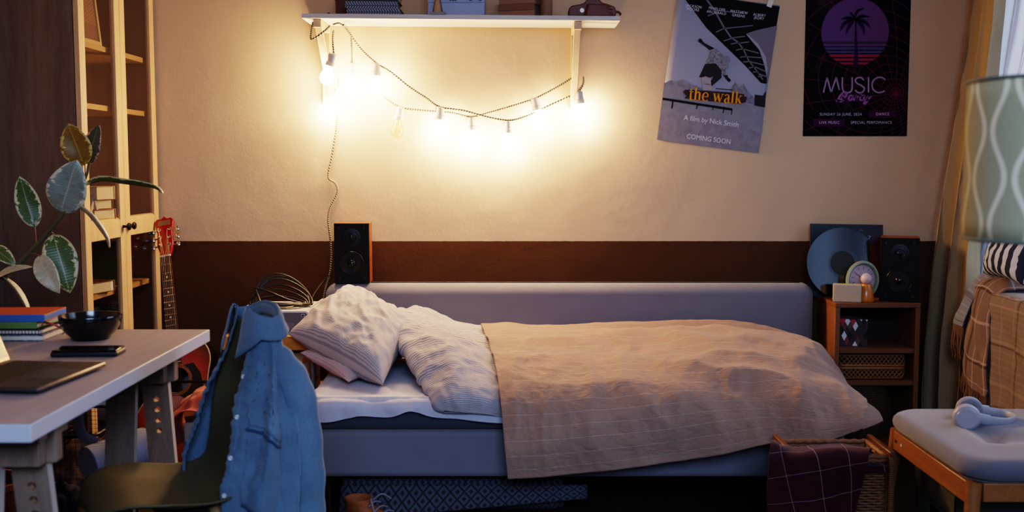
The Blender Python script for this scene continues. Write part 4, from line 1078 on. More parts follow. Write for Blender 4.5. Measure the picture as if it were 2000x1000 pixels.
# ================================================================ SPEAKERS
M_baf = simple('black_baffle', '#0b0a0b', .55, spec=.2, var=.1, bs=500, bst=.1); M_cone = simple('black_cone', '#111011', .4, spec=.3); M_spring = simple('satin_ring', '#2a2829', .3, .6)
M_ven = wood('cherry_veneer', '#7a3b1a', '#94491f', 2, .4, 10)
def speaker(label, loc, rz, w_, h_, d_, group):
    t = thing('speaker', label, 'speaker', loc, (0, 0, rz), group)
    MB().box(-w_ / 2, w_ / 2, .012, d_, 0, h_).build('cabinet', M_ven, t, bevel=.0015)
    MB().box(-w_ / 2, w_ / 2, -.004, .0115, 0, h_).build('front_baffle', M_baf, t, bevel=.002)
    zt_, zw = h_ * .76, h_ * .335
    MB().lathe([(.039, 0), (.039, .002), (.036, .003), (.026, .0015), (.020, .003), (.017, .0005), (.010, .001), (.006, .005), (0, .006)], T(0, -.004, zt_) @ RX, 40).build('tweeter', M_cone, t)
    wf_ = MB().lathe([(.050, 0), (.050, .003), (.047, .0045), (.044, .0035), (.041, .005), (.037, .003), (.019, -.012 + .014), (.0175, .0025)], T(0, -.004, zw) @ RX, 44).build('woofer', M_cone, t)
    MB().lathe([(.0175, .0022), (.016, .007), (.011, .0115), (.005, .0135), (0, .014)], T(0, -.004, zw) @ RX, 30).build('dust_cap', simple('dust_cap_gloss', '#0a0a0b', .15), wf_)
    MB().lathe([(.0485, .0035), (.0500, .0050), (.0515, .0035), (.0515, 0)], T(0, -.004, zw) @ RX, 44).build('trim_ring', M_spring, wf_)
    for s in (-1, 1):
        for zz in (zw + .042, zw - .042): MB().lathe([(.003, 0), (.003, .0015), (0, .002)], T(s * .042, -.004, zz) @ RX, 10).build('screw', M_spring, t)
        for zz in (h_ - .02, .022): MB().lathe([(.0045, 0), (.0045, .0015), (.003, .0018), (0, .0006)], T(s * (w_ / 2 - .022), -.004, zz) @ RX, 10).build('grille_socket', M_black, t)
    return t
zs1 = zt + .001
a, b = W(654, 559, 4.475), W(722, 559, 4.475)
speaker('black speaker standing on top of the headboard at its left end', ((a.x + b.x) / 2, 4.475, zs1), R(1.5), b.x - a.x, W(690, 436, 4.475).z - zs1, .108, 'pair of bookshelf speakers')

# ================================================================ WHITE CRATE WITH A CORAL CLOTH
M_wcr = wood('white_stained_pine', '#9a9290', '#aba3a0', 2, .6, 9)
c0, cz = W(359, 826, 3.45), W(359, 826, 3.45).z
cr = thing('crate', 'white stained wooden crate on the floor behind the chair, holding a coral cloth', 'crate', (c0.x + .15, 3.6, 0))
x0, x1, y0, y1 = c0.x, c0.x + .30, 3.45, 3.80
for a_, b_, c_, d_ in ((x0, x0 + .07, y0, y0 + .018), (x1 - .07, x1, y0, y0 + .018), (x0, x0 + .07, y1 - .018, y1), (x1 - .07, x1, y1 - .018, y1)): MB().box(a_, b_, c_, d_, 0, cz).build('corner_post', M_wcr, cr, True, bevel=.002)
for z in (.03, .15, .27):
    MB().box(x0 + .071, x1 - .071, y0 + .002, y0 + .016, z, z + .09).build('board', M_wcr, cr, True, bevel=.002)
    MB().box(x0, x0 + .014, y0 + .019, y1 - .019, z, z + .09).build('board', M_wcr, cr, True, bevel=.002); MB().box(x1 - .014, x1, y0 + .019, y1 - .019, z, z + .09).build('board', M_wcr, cr, True, bevel=.002)
    MB().box(x0 + .071, x1 - .071, y1 - .016, y1 - .002, z, z + .09).build('board', M_wcr, cr, True, bevel=.002)
MB().box(x0 + .016, x1 - .016, y0 + .019, y1 - .019, .012, .024).build('bottom', M_wcr, cr, True)
MB().lathe([(.006, 0), (.005, .003), (0, .004)], T(c0.x + .038, 3.45, cz - .022) @ RX, 14).build('screw', M_chrome, cr, True)
M_coral = fabric('coral_cotton', '#b05d4a', .08, .9, 500, .2)
P = lambda a: [[W(x, y, Y) for x, y in r] for Y, r in a]
net = P([(3.72, [(366, 812), (385, 784), (415, 768), (455, 785), (475, 830)]), (3.66, [(362, 815), (382, 780), (413, 762), (455, 772), (480, 826)]),
         (3.58, [(356, 816), (376, 792), (406, 776), (448, 775), (475, 826)]), (3.50, [(346, 826), (366, 806), (400, 795), (445, 795), (475, 828)]), (3.45, [(346, 840), (362, 820), (400, 818), (445, 822), (475, 832)])])
for r in net: r.insert(0, Vector((c0.x - .012, r[0].y, cz - .075)))
A = surf(net, 60, 60); A = wrinkle(A, [(.022, (7, 9, 7), 'r'), (.010, (15, 12, 12), 'r')], None, -1)
cl = MB().grid(pts(A)).build('coral_cloth', M_coral, solid=.003, ang=80, recalc=False); tag(cl, 'crumpled coral pink cloth spilling over the white crate', 'cloth')
# ================================================================ DESK ON TRESTLES
M_desk = wood('greyed_white_desktop', '#8d8282', '#9a8f8f', 1, .5, 6, 2.2, .35)
M_dedge = simple('white_edge_band', '#bdbcc4', .45, var=.03)
DX = W(410, 645, 3.04).x; DZ = .75
dk = MB().box(-1.845, DX, 1.905, 3.04, DZ - .035, DZ, 0)
dk.m[3] = dk.m[0] = dk.m[1] = 1; dk.m = [1] * len(dk.m)
# top face takes the wood finish, the edges stay white
fi = [i for i, f in enumerate(dk.f) if all(abs(dk.v[j][2] - DZ) < 1e-6 for j in f)]
for i in fi: dk.m[i] = 0
desk = dk.build('desktop', [M_desk, M_dedge], bevel=.0025)
tag(desk, 'pale greyish desktop board with white edges on two trestles', 'desk')
M_tre = wood('grey_washed_pine', '#755f50', '#8b7360', 2, .65, 10, 2.5)
M_trl = simple('bare_sawn_edge', '#b3a598', .7, var=.1, vs=40)
def holed(mb, x0, x1, z0, z1, holes, r, y0, y1, sh):
    """upright board with round holes, front at y0; sh(z) leans it along y"""
    cx_ = (x0 + x1) / 2; K = 16
    zc = sorted(holes); cuts = [z0] + [z for h in zc for z in (h - r * 1.25, h + r * 1.25)] + [z1]
    def P(x, y, z): return (x, y + sh(z), z)
    for i in range(0, len(cuts), 2):
        a, b = cuts[i], cuts[i + 1]
        mb.add([P(x0, y0, a), P(x1, y0, a), P(x1, y0, b), P(x0, y0, b), P(x0, y1, a), P(x1, y1, a), P(x1, y1, b), P(x0, y1, b)],
               [(0, 1, 2, 3), (7, 6, 5, 4)], 0)
    for h in zc:
        a, b = h - r * 1.25, h + r * 1.25; vs = []
        for y in (y0, y1):
            for k in range(K):
                q = 2 * PI * (k + .5) / K; c_, s_ = math.cos(q), math.sin(q); m = max(abs(c_), abs(s_))
                ox = cx_ + (x1 - cx_) * max(-1, min(1, c_ / m)); oz = h + r * 1.25 * max(-1, min(1, s_ / m))
                vs.append(P(ox, y, oz))
            for k in range(K):
                q = 2 * PI * (k + .5) / K; vs.append(P(cx_ + r * math.cos(q), y, h + r * math.sin(q)))
        fs = []
        for k in range(K):
            k2 = (k + 1) % K
            fs += [(k, k2, K + k2, K + k), (2 * K + k, 3 * K + k, 3 * K + k2, 2 * K + k2), (K + k, K + k2, 3 * K + k2, 3 * K + k)]
        # square corners
        mb.add(vs, fs, 0)
        for sx, kk in ((1, (1, 2)), (-1, (5, 6)), (-1, (9, 10)), (1, (13, 14))):
            X = x1 if sx > 0 else x0; Z = b if kk[0] < 8 else a
            for o_ in (0, 2 * K): mb.add([vs[o_ + kk[0]], vs[o_ + kk[1]], P(X, y0 if o_ == 0 else y1, Z)], [(0, 1, 2)], 0)
    for x in (x0, x1): mb.add([P(x, y0, z0), P(x, y1, z0), P(x, y1, z1), P(x, y0, z1)], [(0, 1, 2, 3)], 1)
    mb.add([P(x0, y0, z1), P(x1, y0, z1), P(x1, y1, z1), P(x0, y1, z1), P(x0, y0, z0), P(x1, y0, z0), P(x1, y1, z0), P(x0, y1, z0)], [(0, 1, 2, 3), (4, 5, 6, 7)], 1)
def trestle(label, y, xr):
    t = thing('trestle', label, 'trestle', (xr - .33, y, 0), (0, 0, 0), 'desk trestles')
    L = .66; X1 = .33; X0 = -.33; zt_ = DZ - .0365
    for k, (a, b, dx, z0, z1) in enumerate(((-.06, -.022, -.012, zt_ - .026, zt_), (-.05, -.018, -.018, zt_ - .075, zt_ - .027), (-.017, .017, .0, zt_ - .075, zt_ - .002), (.018, .06, -.006, zt_ - .026, zt_))):
        MB().box(X0 - dx, X1 + dx, a, b, z0, z1).build('beam', [M_tre], t, bevel=.003)
    for s in (-1, 1):
        xa = X1 - .172 if s > 0 else X0 + .095; xb = X1 - .092 if s > 0 else X0 + .02
        g = MB(); holed(g, xa, xa + .078, 0, zt_ - .076, [], .01, -.05, -.028, lambda z: -.09 * (1 - z / .65)); g.build('leg', [M_tre, M_trl], t, bevel=.002)
        g = MB(); holed(g, xb, xb + .072, 0, zt_ - .030, [.497, .527, .558, .588], .0085, -.016, .006, lambda z: .12 * (1 - z / .65)); g.build('leg', [M_tre, M_trl], t)
        MB().lathe([(.010, 0), (.010, .008), (.006, .012), (0, .012)], T(xa + .042, -.052, .605) @ RX, 16).build('bolt', M_chrome, t)
    MB().box(X0 + .1, X1 - .1, -.13, -.11, .20, .25).build('stretcher', M_tre, t, bevel=.003)
    return t
trestle('far wooden trestle with drilled legs under the desk, near the guitar', 2.85, W(345, 740, 2.85).x)
trestle('near wooden trestle under the front of the desk, left of the chair', 2.06, W(117, 900, 2.06).x)

# ---------------------------------------------------------------- on the desk
M_lap = simple('space_grey_aluminium', '#58504e', .38, .75, var=.03)
lp = thing('laptop', 'open grey laptop at the left edge of the desk', 'laptop', (-1.0, 2.30, DZ + .001), (0, 0, R(-5)))
MB().box(-.20, .03, -.15, .145, .004, .0155).build('base', M_lap, lp, bevel=.005, seg=3)
g = MB()
for r_ in range(6):
    for k in range(15): g.box(-.185 + r_ * .0195, -.185 + r_ * .0195 + .0165, -.139 + k * .0184, -.139 + k * .0184 + .0155, .0156, .0168)
g.build('keyboard', simple('black_keys', '#141110', .55), lp)
MB().box(-.055, .02, -.055, .05, .0154, .0158).build('trackpad', simple('trackpad_grey', '#625a58', .3, .6), lp)
lid = T(-.203, 0, .012) @ Matrix.Rotation(R(-22), 4, 'Y')
MB().box(-.006, 0, -.15, .145, .004, .215, 0, lid).build('lid', simple('gold_lit_lid', '#8d7a5c', .3, .6), lp, bevel=.002)
MB().box(.0003, .001, -.142, .137, .012, .207, 0, lid).build('screen', simple('gold_reflection_screen', '#6a4f1e', .3), lp)  # gold of the warm light put into the lid and screen colours
ph = thing('phone', 'black smartphone in a dark case lying on the desk before the bowl', 'phone', WZ(164, 697, DZ) + Vector((0, .03, .001)), (0, 0, R(3)))
MB().box(-.081, .081, -.038, .038, 0, .012).build('phone_case', simple('navy_rubber_case', '#10131f', .5), ph, bevel=.004, seg=3)
MB().box(-.0785, .0785, -.0355, .0355, .0122, .0165).build('body', simple('black_glass', '#050506', .08), ph, bevel=.003, seg=3)
b0 = WZ(162, 668, DZ) + Vector((0, .055, .0))
M_bowl = simple('glossy_black_glaze', '#0b0a0c', .16, spec=.7, var=.1)
bw = MB().lathe([(0, .0), (.05, .0), (.052, .003), (.052, .007), (.068, .022), (.079, .042), (.0825, .062), (.0815, .066), (.079, .0655), (.077, .058), (.072, .04), (.058, .02), (.03, .010), (0, .009)], T(b0.x, b0.y, DZ + .0005), 56)
o = bw.build('bowl', M_bowl, ang=50); tag(o, 'glossy black bowl on the far part of the desk', 'bowl')
bks = [(.018, .235, .17, 2, '#35557f', 'black spiral notebook with a printed cover', -1.40, M_page2)]
M_spir = simple('grey_card', '#2f3244', .6, bs=0)
def notebook(label, x, y, z, rz, w_, d_, t, m, spiral=True):
    n_ = thing('notebook', label, 'notebook', (x, y, z), (0, 0, R(rz)), 'notebooks on the desk')
    MB().box(-w_ / 2, w_ / 2, 0, d_, 0, .002).box(-w_ / 2, w_ / 2, 0, d_, t - .002, t).build('cover', m, n_)
    MB().box(-w_ / 2 + .003, w_ / 2 - .001, .004, d_ - .003, .0022, t - .0022).build('page_block', M_page2, n_)
    if spiral:
        g = MB(); k = int(w_ / .009)
        for i in range(k):
            x_ = -w_ / 2 + .008 + i * .009
            g.tube([(x_, .004 * math.sin(q) - .001 + .004, t / 2 + (t / 2 + .0025) * math.cos(q)) for q in [2 * PI * j / 10 for j in range(10)]], .0009, 4, closed=True)
        g.build('spiral_binding', M_steel, n_)
    return n_
def marble():
    m, nt, b = newmat('marbled_cover'); v = coord(nt); nt.links.new(mixc(nt, mth(nt, 'GREATER_THAN', nz(nt, v, 120, 3), .52), c4('#4c536a'), c4('#8a8fa2')), b.inputs['Base Color']); return m
e0 = WZ(82, 667, DZ)
notebook('marbled blue grey spiral notebook at the bottom of the desk book stack', e0.x - .118, e0.y, DZ + .001, 1, .236, .175, .016, marble(), False)
notebook('dark grey spiral notebook second from the bottom of the desk book stack', e0.x - .125, e0.y + .005, DZ + .018, 0, .236, .17, .013, M_spir)
M_green = simple('moss_green_cover', '#5f7a45', .6, bs=40, bst=.1); M_bl = simple('cobalt_blue_spine', '#355f9c', .55); M_or = simple('burnt_orange_cover', '#a2421a', .5)
z = DZ + .032
book('book', 'moss green book under the orange one in the stack on the desk', None, (e0.x - .125, e0.y + .006, z + .002), (0, 0, R(0)), .22, .15, .018, M_green, M_page2)
b_ = thing('book', 'burnt orange book with a blue spine on top of the desk book stack', 'book', (e0.x - .115, e0.y + .004, z + .0205), (0, 0, R(3)))
MB().box(-.12, .12, .002, .16, .0165, .019).box(-.12, .12, .002, .16, 0, .0022).build('cover', M_or, b_, bevel=.0008)
MB().box(-.12, .12, -.003, .0018, 0, .019).box(.1175, .12, .002, .158, .0024, .0163).build('spine', M_bl, b_, bevel=.0008)
MB().box(-.117, .117, .003, .156, .0025, .0162).build('page_block', M_page2, b_)
rb = MB().tube(curve([(e0.x - .02, e0.y + .06, z + .012), (e0.x + .012, e0.y + .05, z + .006), (e0.x + .03, e0.y + .07, DZ + .02), (e0.x + .014, e0.y + .10, DZ + .004)], 16), .003, 6, flat=.3)
# loose sheet of folded pale paper leaning at the end of the stack
o = rb.build('ribbon', simple('coral_ribbon', '#b4583c', .6)); tag(o, 'thin coral ribbon hanging from the right end of the book stack on the desk', 'ribbon')

# ================================================================ RUBBER PLANT
def leafmat(name, green, cream, margin=.62, back=False):
    m, nt, b = newmat(name); v = coord(nt, 'UV'); x, y, z = sep(nt, v)
    e = mth(nt, 'ABSOLUTE', mth(nt, 'SUBTRACT', mth(nt, 'MULTIPLY', x, 2.0), 1.0))
    n_ = nz(nt, coord(nt, 'UV', (3.2, 7, 1)), 1.6, 5, .62, .4)
    e2 = mth(nt, 'MAXIMUM', e, mth(nt, 'MULTIPLY', mth(nt, 'ABSOLUTE', mth(nt, 'SUBTRACT', mth(nt, 'MULTIPLY', y, 2.0), 1.0)), .9))
    f = mth(nt, 'GREATER_THAN', mth(nt, 'ADD', e2, mth(nt, 'MULTIPLY', mth(nt, 'SUBTRACT', n_, .5), 1.9)), margin)
    g2 = nz(nt, coord(nt, 'UV', (2, 12, 1)), 2.0, 3, .5, .6)
    gc = mixc(nt, g2, c4(green, .6), c4(green, 1.45))
    col = mixc(nt, f, gc, c4(cream))
    rib = mth(nt, 'LESS_THAN', e, .035)
    col = mixc(nt, mth(nt, 'MULTIPLY', rib, .6), col, c4(cream, .8))
    nt.links.new(col, b.inputs['Base Color']); b.inputs['Roughness'].default_value = .38
    b.inputs['Specular IOR Level'].default_value = .45
    w_ = nt.nodes.new('ShaderNodeTexWave'); w_.bands_direction = 'Y'; nt.links.new(v, w_.inputs[0]); w_.inputs['Scale'].default_value = 7; w_.inputs['Distortion'].default_value = 1
    bump(nt, b, w_.outputs[1], .15, .002)
    return m
ML = {'g': leafmat('leaf_green', '#4a5a2c', '#c0b68c', .80), 'p': leafmat('leaf_grey_green', '#7b8376', '#c3bea8', .88), 'y': leafmat('leaf_backlit_gold', '#7a5a1c', '#c2a45c', .86),  # gold leaf has the light from behind put into its colour
      'd': leafmat('leaf_dark', '#34443a', '#b48f7c', .92), 'c': leafmat('leaf_cream', '#a09a80', '#c4bba0', .9)}
M_stem = simple('green_brown_stem', '#4a4a30', .5, var=.2); M_pet = simple('reddish_petiole', '#6b4a38', .5)
PY = 3.22
pot = Vector((-1.70, 3.3, 0))
plant = thing('rubber_plant', 'variegated rubber plant with cream edged leaves leaning over the desk', 'plant', pot)
MB().lathe([(0, 0), (.085, 0), (.09, .01), (.12, .20), (.126, .205), (.126, .225), (.116, .225), (.112, .19), (0, .19)], T(*pot), 36).build('pot', simple('terracotta', '#7d4a33', .8, bs=60), plant, True)
MB().lathe([(.112, .19), (.06, .197), (0, .2)], T(*pot), 24).build('soil', simple('potting_soil', '#231a14', .95, bs=90, bst=.8), plant, True)
stem = curve([pot + Vector((.0, 0, .195)), pot + Vector((.02, -.01, .45)), W(-14, 560, PY + .03), W(12, 540, PY), W(60, 492, PY), W(118, 425, PY), W(152, 375, PY), W(168, 345, PY), W(175, 318, PY)], 60)
MB().tube(stem, [.011 - .0075 * i / 59 for i in range(60)], 10).build('stem', M_stem, plant, True, ang=80)
def leaf(base, tip, w_, mat, face=(0, -1, .1), fold=.18, droop=.15, att=None, n=22, m=9):
    base, tip, face = Vector(base), Vector(tip), Vector(face)
    ax = tip - base; L = ax.length; ax.normalize()
    sd = ax.cross(face).normalized(); nn = sd.cross(ax).normalized()
    G = []
    for i in range(n + 1):
        t = i / n
        hw = w_ / 2 * (math.sin(PI * min(1, t ** .82)) ** .72) if 0 < t < 1 else .0004
        if t > .9: hw *= max(.05, 1 - ((t - .9) / .1) ** 2 * .7)
        c = base + ax * (L * t) - nn * (droop * L * (2 * t - 1) ** 2 - droop * L) 
        G.append([c + sd * (hw * x) + nn * (fold * hw * abs(x) * 1.0 + .02 * w_ * math.sin(9 * t + 2 * x)) for x in [2 * j / (m - 1) - 1 for j in range(m)]])
    g = MB(); g.grid(G); o = g.build('leaf', mat, plant, True, ang=80, recalc=False, solid=.0008)
    if att is not None:
        a = Vector(att); e = G[0][m // 2]; mid = (a + e) / 2 + Vector((0, 0, .006))
        MB().tube(curve([a, mid, e, e + ax * .01], 10), .0022, 6).build('petiole', M_pet, plant, True, ang=80)
    return o
w = lambda x, y, d=0: W(x, y, PY + d)
leaf(w(119, 416), w(151, 312, -.03), .118, ML['p'], (.25, -1, .25), .10, .05, w(116, 427))
leaf(w(166, 323, .01), w(134, 241, .0), .092, ML['y'], (.1, -1, -.25), .2, .06, w(167, 348))
leaf(w(172, 322, .05), w(194, 244, .05), .074, ML['d'], (-.35, -1, .2), .12, .05, w(169, 345))
leaf(w(144, 318, .03), w(118, 267, .03), .024, ML['c'], (-.9, -.3, .1), .3, .05)
leaf(w(68, 444), w(38, 344, -.02), .070, ML['g'], (.5, -1, .1), .25, -.06, w(71, 481))
leaf(w(104, 457, .02), w(137, 573, .0), .098, ML['g'], (.35, -1, .35), .16, .10, w(92, 456))
leaf(w(76, 499, -.02), w(117, 573, -.05), .066, ML['c'], (-.1, -1, .5), .2, .12, w(52, 499))
leaf(w(-16, 482), w(31, 519, -.02), .045, ML['g'], (.1, -1, .7), .2, .1)
leaf(w(-14, 548), w(63, 521, -.03), .038, ML['c'], (.1, -.7, 1), .25, .08)
def ribbonleaf(px, w_, mat, tw=(0, 0, 1)):
    c = curve([w(*p) for p in px], 26); G = []
    for i, p in enumerate(c):
        t = i / 25; hw = w_ / 2 * (max(.06, math.sin(PI * (.06 + .9 * t))) ** .7)
        d = (c[min(i + 1, 25)] - c[max(i - 1, 0)]).normalized(); sd = d.cross(Vector(tw)).normalized(); up = sd.cross(d)
        G.append([p + sd * hw * x + up * (abs(x) * hw * .5) for x in (-1, -.66, -.33, 0, .33, .66, 1)])
    g = MB(); g.grid(G); g.build('leaf', mat, plant, True, ang=80, recalc=False, solid=.0008)
ribbonleaf([(167, 363), (185, 357), (205, 354), (240, 359), (280, 364), (304, 369), (317, 378)], .06, ML['g'], (0, .12, 1))
ribbonleaf([(142, 405), (158, 409), (176, 425), (193, 447), (206, 466), (213, 484)], .055, ML['c'], (.55, .25, .75))
ribbonleaf([(2, 540), (18, 555), (33, 574), (47, 597), (58, 616)], .05, ML['c'], (.8, .2, .5))

# ================================================================ CHAIR with a denim shirt
M_olive = simple('olive_plastic_shell', '#574e36', .5, var=.05, spec=.3)
CH = thing('chair', 'olive moulded shell chair turned to the desk, a denim shirt over its back', 'chair', (-.885, 2.50, 0), (0, 0, R(211.9)))
prof = [(.150, .418), (.138, .436), (.08, .447), (-.01, .434), (-.10, .430), (-.16, .447), (-.196, .50), (-.225, .58), (-.258, .70), (-.278, .80), (-.284, .828)]
wid = [.08, .135, .185, .21, .20, .182, .172, .158, .138, .112, .085]
prof = crom(prof, 44); wid = crom([[a] for a in wid], 44)[:, 0]
G = []
for i, ((x, z), hw) in enumerate(zip(prof, wid)):
    t = i / 43; row = []
    seat = max(0, 1 - abs(t - .3) / .3); back = max(0, min(1, (t - .55) / .2))
    for j in range(25):
        u = 2 * j / 24 - 1
        row.append((x + back * .045 * u * u, hw * u * (1 - .04 * u * u), z + seat * .03 * u ** 4 - (.012 * u * u if t < .1 else 0)))
    G.append(row)
g = MB(); g.grid(G); sh_ = g.build('shell', M_olive, CH, recalc=False, solid=.007, sub=1, ang=80)
M_beech = wood('beech_leg', '#8a6640', '#9c774d', 2, .5, 12)
for sx in (-1, 1):
    for sy in (-1, 1): MB().cyl((sx * .20 - .01, sy * .20, 0), (sx * .11 - .01, sy * .12, .418), .011, .017, 16).build('leg', M_beech, CH)
MB().box(-.13, .11, -.125, -.105, .398, .418).box(-.13, .11, .105, .125, .398, .418).box(-.02, .0, -.105, .105, .398, .418).build('under_frame', M_black, CH, bevel=.002)
# ---- the shirt
def denim():
    m, nt, b = newmat('washed_denim'); v = coord(nt); 
    x, y, z = sep(nt, coord(nt, 'UV'))
    n1 = nz(nt, v, 7, 4, .6); n2 = nz(nt, v, 260, 2)
    f = mth(nt, 'ADD', mth(nt, 'MULTIPLY', n1, .7), mth(nt, 'MULTIPLY', n2, .3))
    rm = nt.nodes.new('ShaderNodeMapRange'); nt.links.new(f, rm.inputs[0]); rm.inputs[1].default_value = .3; rm.inputs[2].default_value = .7
    nt.links.new(mixc(nt, rm.outputs[0], c4('#465869'), c4('#627587')), b.inputs['Base Color'])
    b.inputs['Roughness'].default_value = .9; b.inputs['Specular IOR Level'].default_value = .15; b.inputs['Sheen Weight'].default_value = .2
    bump(nt, b, n2, .3, .001); return m
M_den = denim(); M_den2 = fabric('denim_seam', '#2e4258', .1)
st_ = thing('denim_shirt', 'blue denim shirt hung open over the back of the olive chair', 'shirt', CH.location.copy(), (0, 0, R(211.9)))
def xb(z):
    i = int(np.argmin(np.abs(prof[14:, 1] - z))) + 14; return prof[i][0]
def shirt_pt(phi, v):
    """phi: angle round the chair back, 0 = front opening; v: 0 collar to 1 hem"""
    z = .862 - v * .60 
    zt_ = max(z, .47)
    front = xb(min(zt_, .82)) + .045 + .035 * min(1, v * 3)
    rear = -.30 - .065 * min(1, v * 1.6)
    xc, ax_ = (front + rear) / 2, (front - rear) / 2
    ay = .100 + .115 * min(1, v * 2.2) ** .75 + .015 * v
    c_, s_ = math.cos(phi), math.sin(phi)
    sx = math.copysign(abs(c_) ** .75, c_); sy = math.copysign(abs(s_) ** .8, s_)
    fold = .014 * min(1, v * 2) * math.sin(phi * 9 + v * 3 + 1.2 * math.sin(phi * 4)) 
    if v < .12: z -= .03 * (abs(s_) ** 2) * (1 - v / .12)
    return Vector((xc + (ax_ + fold) * sx, (ay + fold) * sy, z))
G = []; nv, nu = 70, 150
for i in range(nv):
    v = i / (nv - 1)
    gl = .30 + .24 * min(1, v * 1.25) ; gr = .34 + .36 * min(1, v * 1.4)
    row = []
    for j in range(nu):
        u = j / (nu - 1); phi = gr + (2 * PI - gr - gl) * u
        vv = v * (1.0 if True else 1)
        # the front panels end on the seat; the back hangs lower
        fr_ = max(0, math.cos(phi)); vv = v * (1 - .30 * fr_ ** .5 * (1 if phi > PI else .62))
        row.append(shirt_pt(phi, vv))
    G.append(row)
A = np.array([[tuple(p) for p in r] for r in G])
A = wrinkle(A, [(.010, (5, 5, 2.2), 'r'), (.005, (11, 11, 5), 'r'), (.0025, (26, 26, 16), 'r')], lambda v, u: min(1, v * 5))
g = MB(); g.grid(pts(A), su=1.1, sv=.6); g.build('body', M_den, st_, recalc=False, solid=.002, ang=80)
def strip(i0, i1, j0, j1, off, name, mat, parent=st_, solid=.0012):
    N = normals(A); q = A + N * off
    q2 = A - N * off
    # outside is away from the chair's axis
    s = 1 if np.mean(np.sum((q - A)[30, 20:-20] * (A[30, 20:-20] - np.array([-.25, 0, .5])) , axis=1)) > 0 else -1
    qq = A + N * off * s
    g = MB(); g.grid([[tuple(qq[i, j]) for j in range(j0, j1)] for i in range(i0, i1)], su=.1, sv=.4); return g.build(name, mat, parent, recalc=False, solid=solid, ang=80, soff=0)
strip(8, nv, 0, 5, .0028, 'placket', M_den); strip(8, nv, nu - 5, nu, .0028, 'placket', M_den)
pk = strip(30, 58, 10, 30, .0032, 'pocket', M_den); strip(28, 34, 9, 31, .005, 'pocket_flap', M_den, pk)
strip(34, 35 + 1, 9, 31, .0056, 'stitching', M_den2, pk); strip(57, 59, 10, 30, .0042, 'stitching', M_den2, pk)
N = normals(A)
M_btn = simple('pearl_button', '#b9b7b4', .25, var=.02)
for i in (20, 32, 44, 56, 66):
    for j in (2, nu - 3):
        p = Vector(A[i, j]); d = Vector((p.x + .25, p.y, 0)).normalized()
        M = Matrix.Translation(p + d * .004) @ d.to_track_quat('Z', 'Y').to_matrix().to_4x4()
        MB().lathe([(.0055, 0), (.0055, .0018), (.004, .0024), (.0025, .0016), (0, .0016)], M, 14).build('button', M_btn if j == 2 else M_den2, st_)
# collar: stand plus two pointed leaves folded outward
G = []
for i in range(9):
    t = i / 8; row = []
    for j in range(61):
        u = j / 60; phi = .30 + (2 * PI - .60) * u
        e = abs(2 * u - 1); tip = max(0, (e - .70) / .30)
        q = shirt_pt(phi, .02); c_, s_ = math.cos(phi), math.sin(phi)
        out = Vector((c_, s_, 0))
        L = .052 + .062 * tip
        p = q + Vector((0, 0, .022)) + out * (.003 + .026 * t * (1 + .5 * tip)) + Vector((0, 0, .012 * math.sin(PI * min(1, t * 1.6)) * (1 - .4 * t) - L * max(0, t - .12)))
        p.z -= .02 * tip * t
        row.append(p)
    G.append(row)
g = MB(); g.grid(G); g.build('collar', M_den, st_, recalc=False, solid=.0025, ang=80)
G = []
for i in range(4):
    G.append([shirt_pt(.30 + (2 * PI - .60) * j / 60, .02) * 1.0 + Vector((0, 0, -.004 + .009 * i)) for j in range(61)])
g = MB(); g.grid(G); g.build('collar_stand', M_den, st_, recalc=False, solid=.002, ang=80)
# sleeves hang beside the back
for s in (1, -1):
    c = curve([(-.275, s * .085, .79), (-.29, s * .13, .75), (-.32, s * .165, .66), (-.335, s * .18, .50), (-.335, s * .185, .36), (-.33, s * .185, .22)], 40)
    rr = [.020 + .026 * min(1, i / 12) - .010 * i / 40 + .002 * math.sin(i * 1.3) for i in range(40)]
    g = MB(); g.tube(c, rr, 18, flat=.62, up0=(1, 0, 0)); sl2 = g.build('sleeve', M_den, st_, ang=80)

# ================================================================ UNDER THE DESK
M_wire = simple('black_wire', '#0d0d10', .35, .5)
wr_ = thing('wire_rack', 'black wire rack with mesh sides standing behind the desk trestle', 'rack', (-1.5, 3.3, 0))
c = WZ(184, 853, .41); rx, ry = c.x, c.y
X0_, X1_, Y0_, Y1_ = rx - .23, rx, ry, ry + .40
def rr3(z, r=.04):
    o = []
    for cx_, cy_, s in ((X1_ - r, Y1_ - r, 0), (X0_ + r, Y1_ - r, 1), (X0_ + r, Y0_ + r, 2), (X1_ - r, Y0_ + r, 3)):
        for k in range(6): q = PI / 2 * (s + k / 5); o.append((cx_ + r * math.cos(q), cy_ + r * math.sin(q), z))
    return o
for z in (.41, .12): g = MB(); g.tube(rr3(z), .0055, 8, closed=True); g.build('rim', M_wire, wr_, True, ang=80)
g = MB(); g.tube([(X0_, Y1_ + .02, .50), (X1_ + .25, Y1_ + .02, .49)], .0055, 8); g.build('rail', M_wire, wr_, True)
for x, y in ((X0_ + .02, Y0_ + .02), (X1_ - .02, Y0_ + .02), (X1_ - .02, Y1_ - .02), (X0_ + .02, Y1_ - .02)): MB().cyl((x, y, 0), (x, y, .42 if y < ry + .2 else .50), .006, n=10).build('leg', M_wire, wr_, True)
g = MB()
ringp = rr3(0)
for z in [.14 + .014 * k for k in range(19)]: g.tube([(x, y, z) for x, y, _ in ringp], .0005, 4, closed=True)
per = []
for i in range(len(ringp)):
    a, b = Vector(ringp[i]), Vector(ringp[(i + 1) % len(ringp)]); k = max(1, int((b - a).length / .016)); per += [a.lerp(b, t / k) for t in range(k)]
for p in per: g.tube([(p.x, p.y, .12), (p.x, p.y, .41)], .0005, 4)
g.build('mesh_side', M_wire, wr_, True)
M_knit = fabric('brown_knit', '#4a3b36', .3, .95, 60, .8)
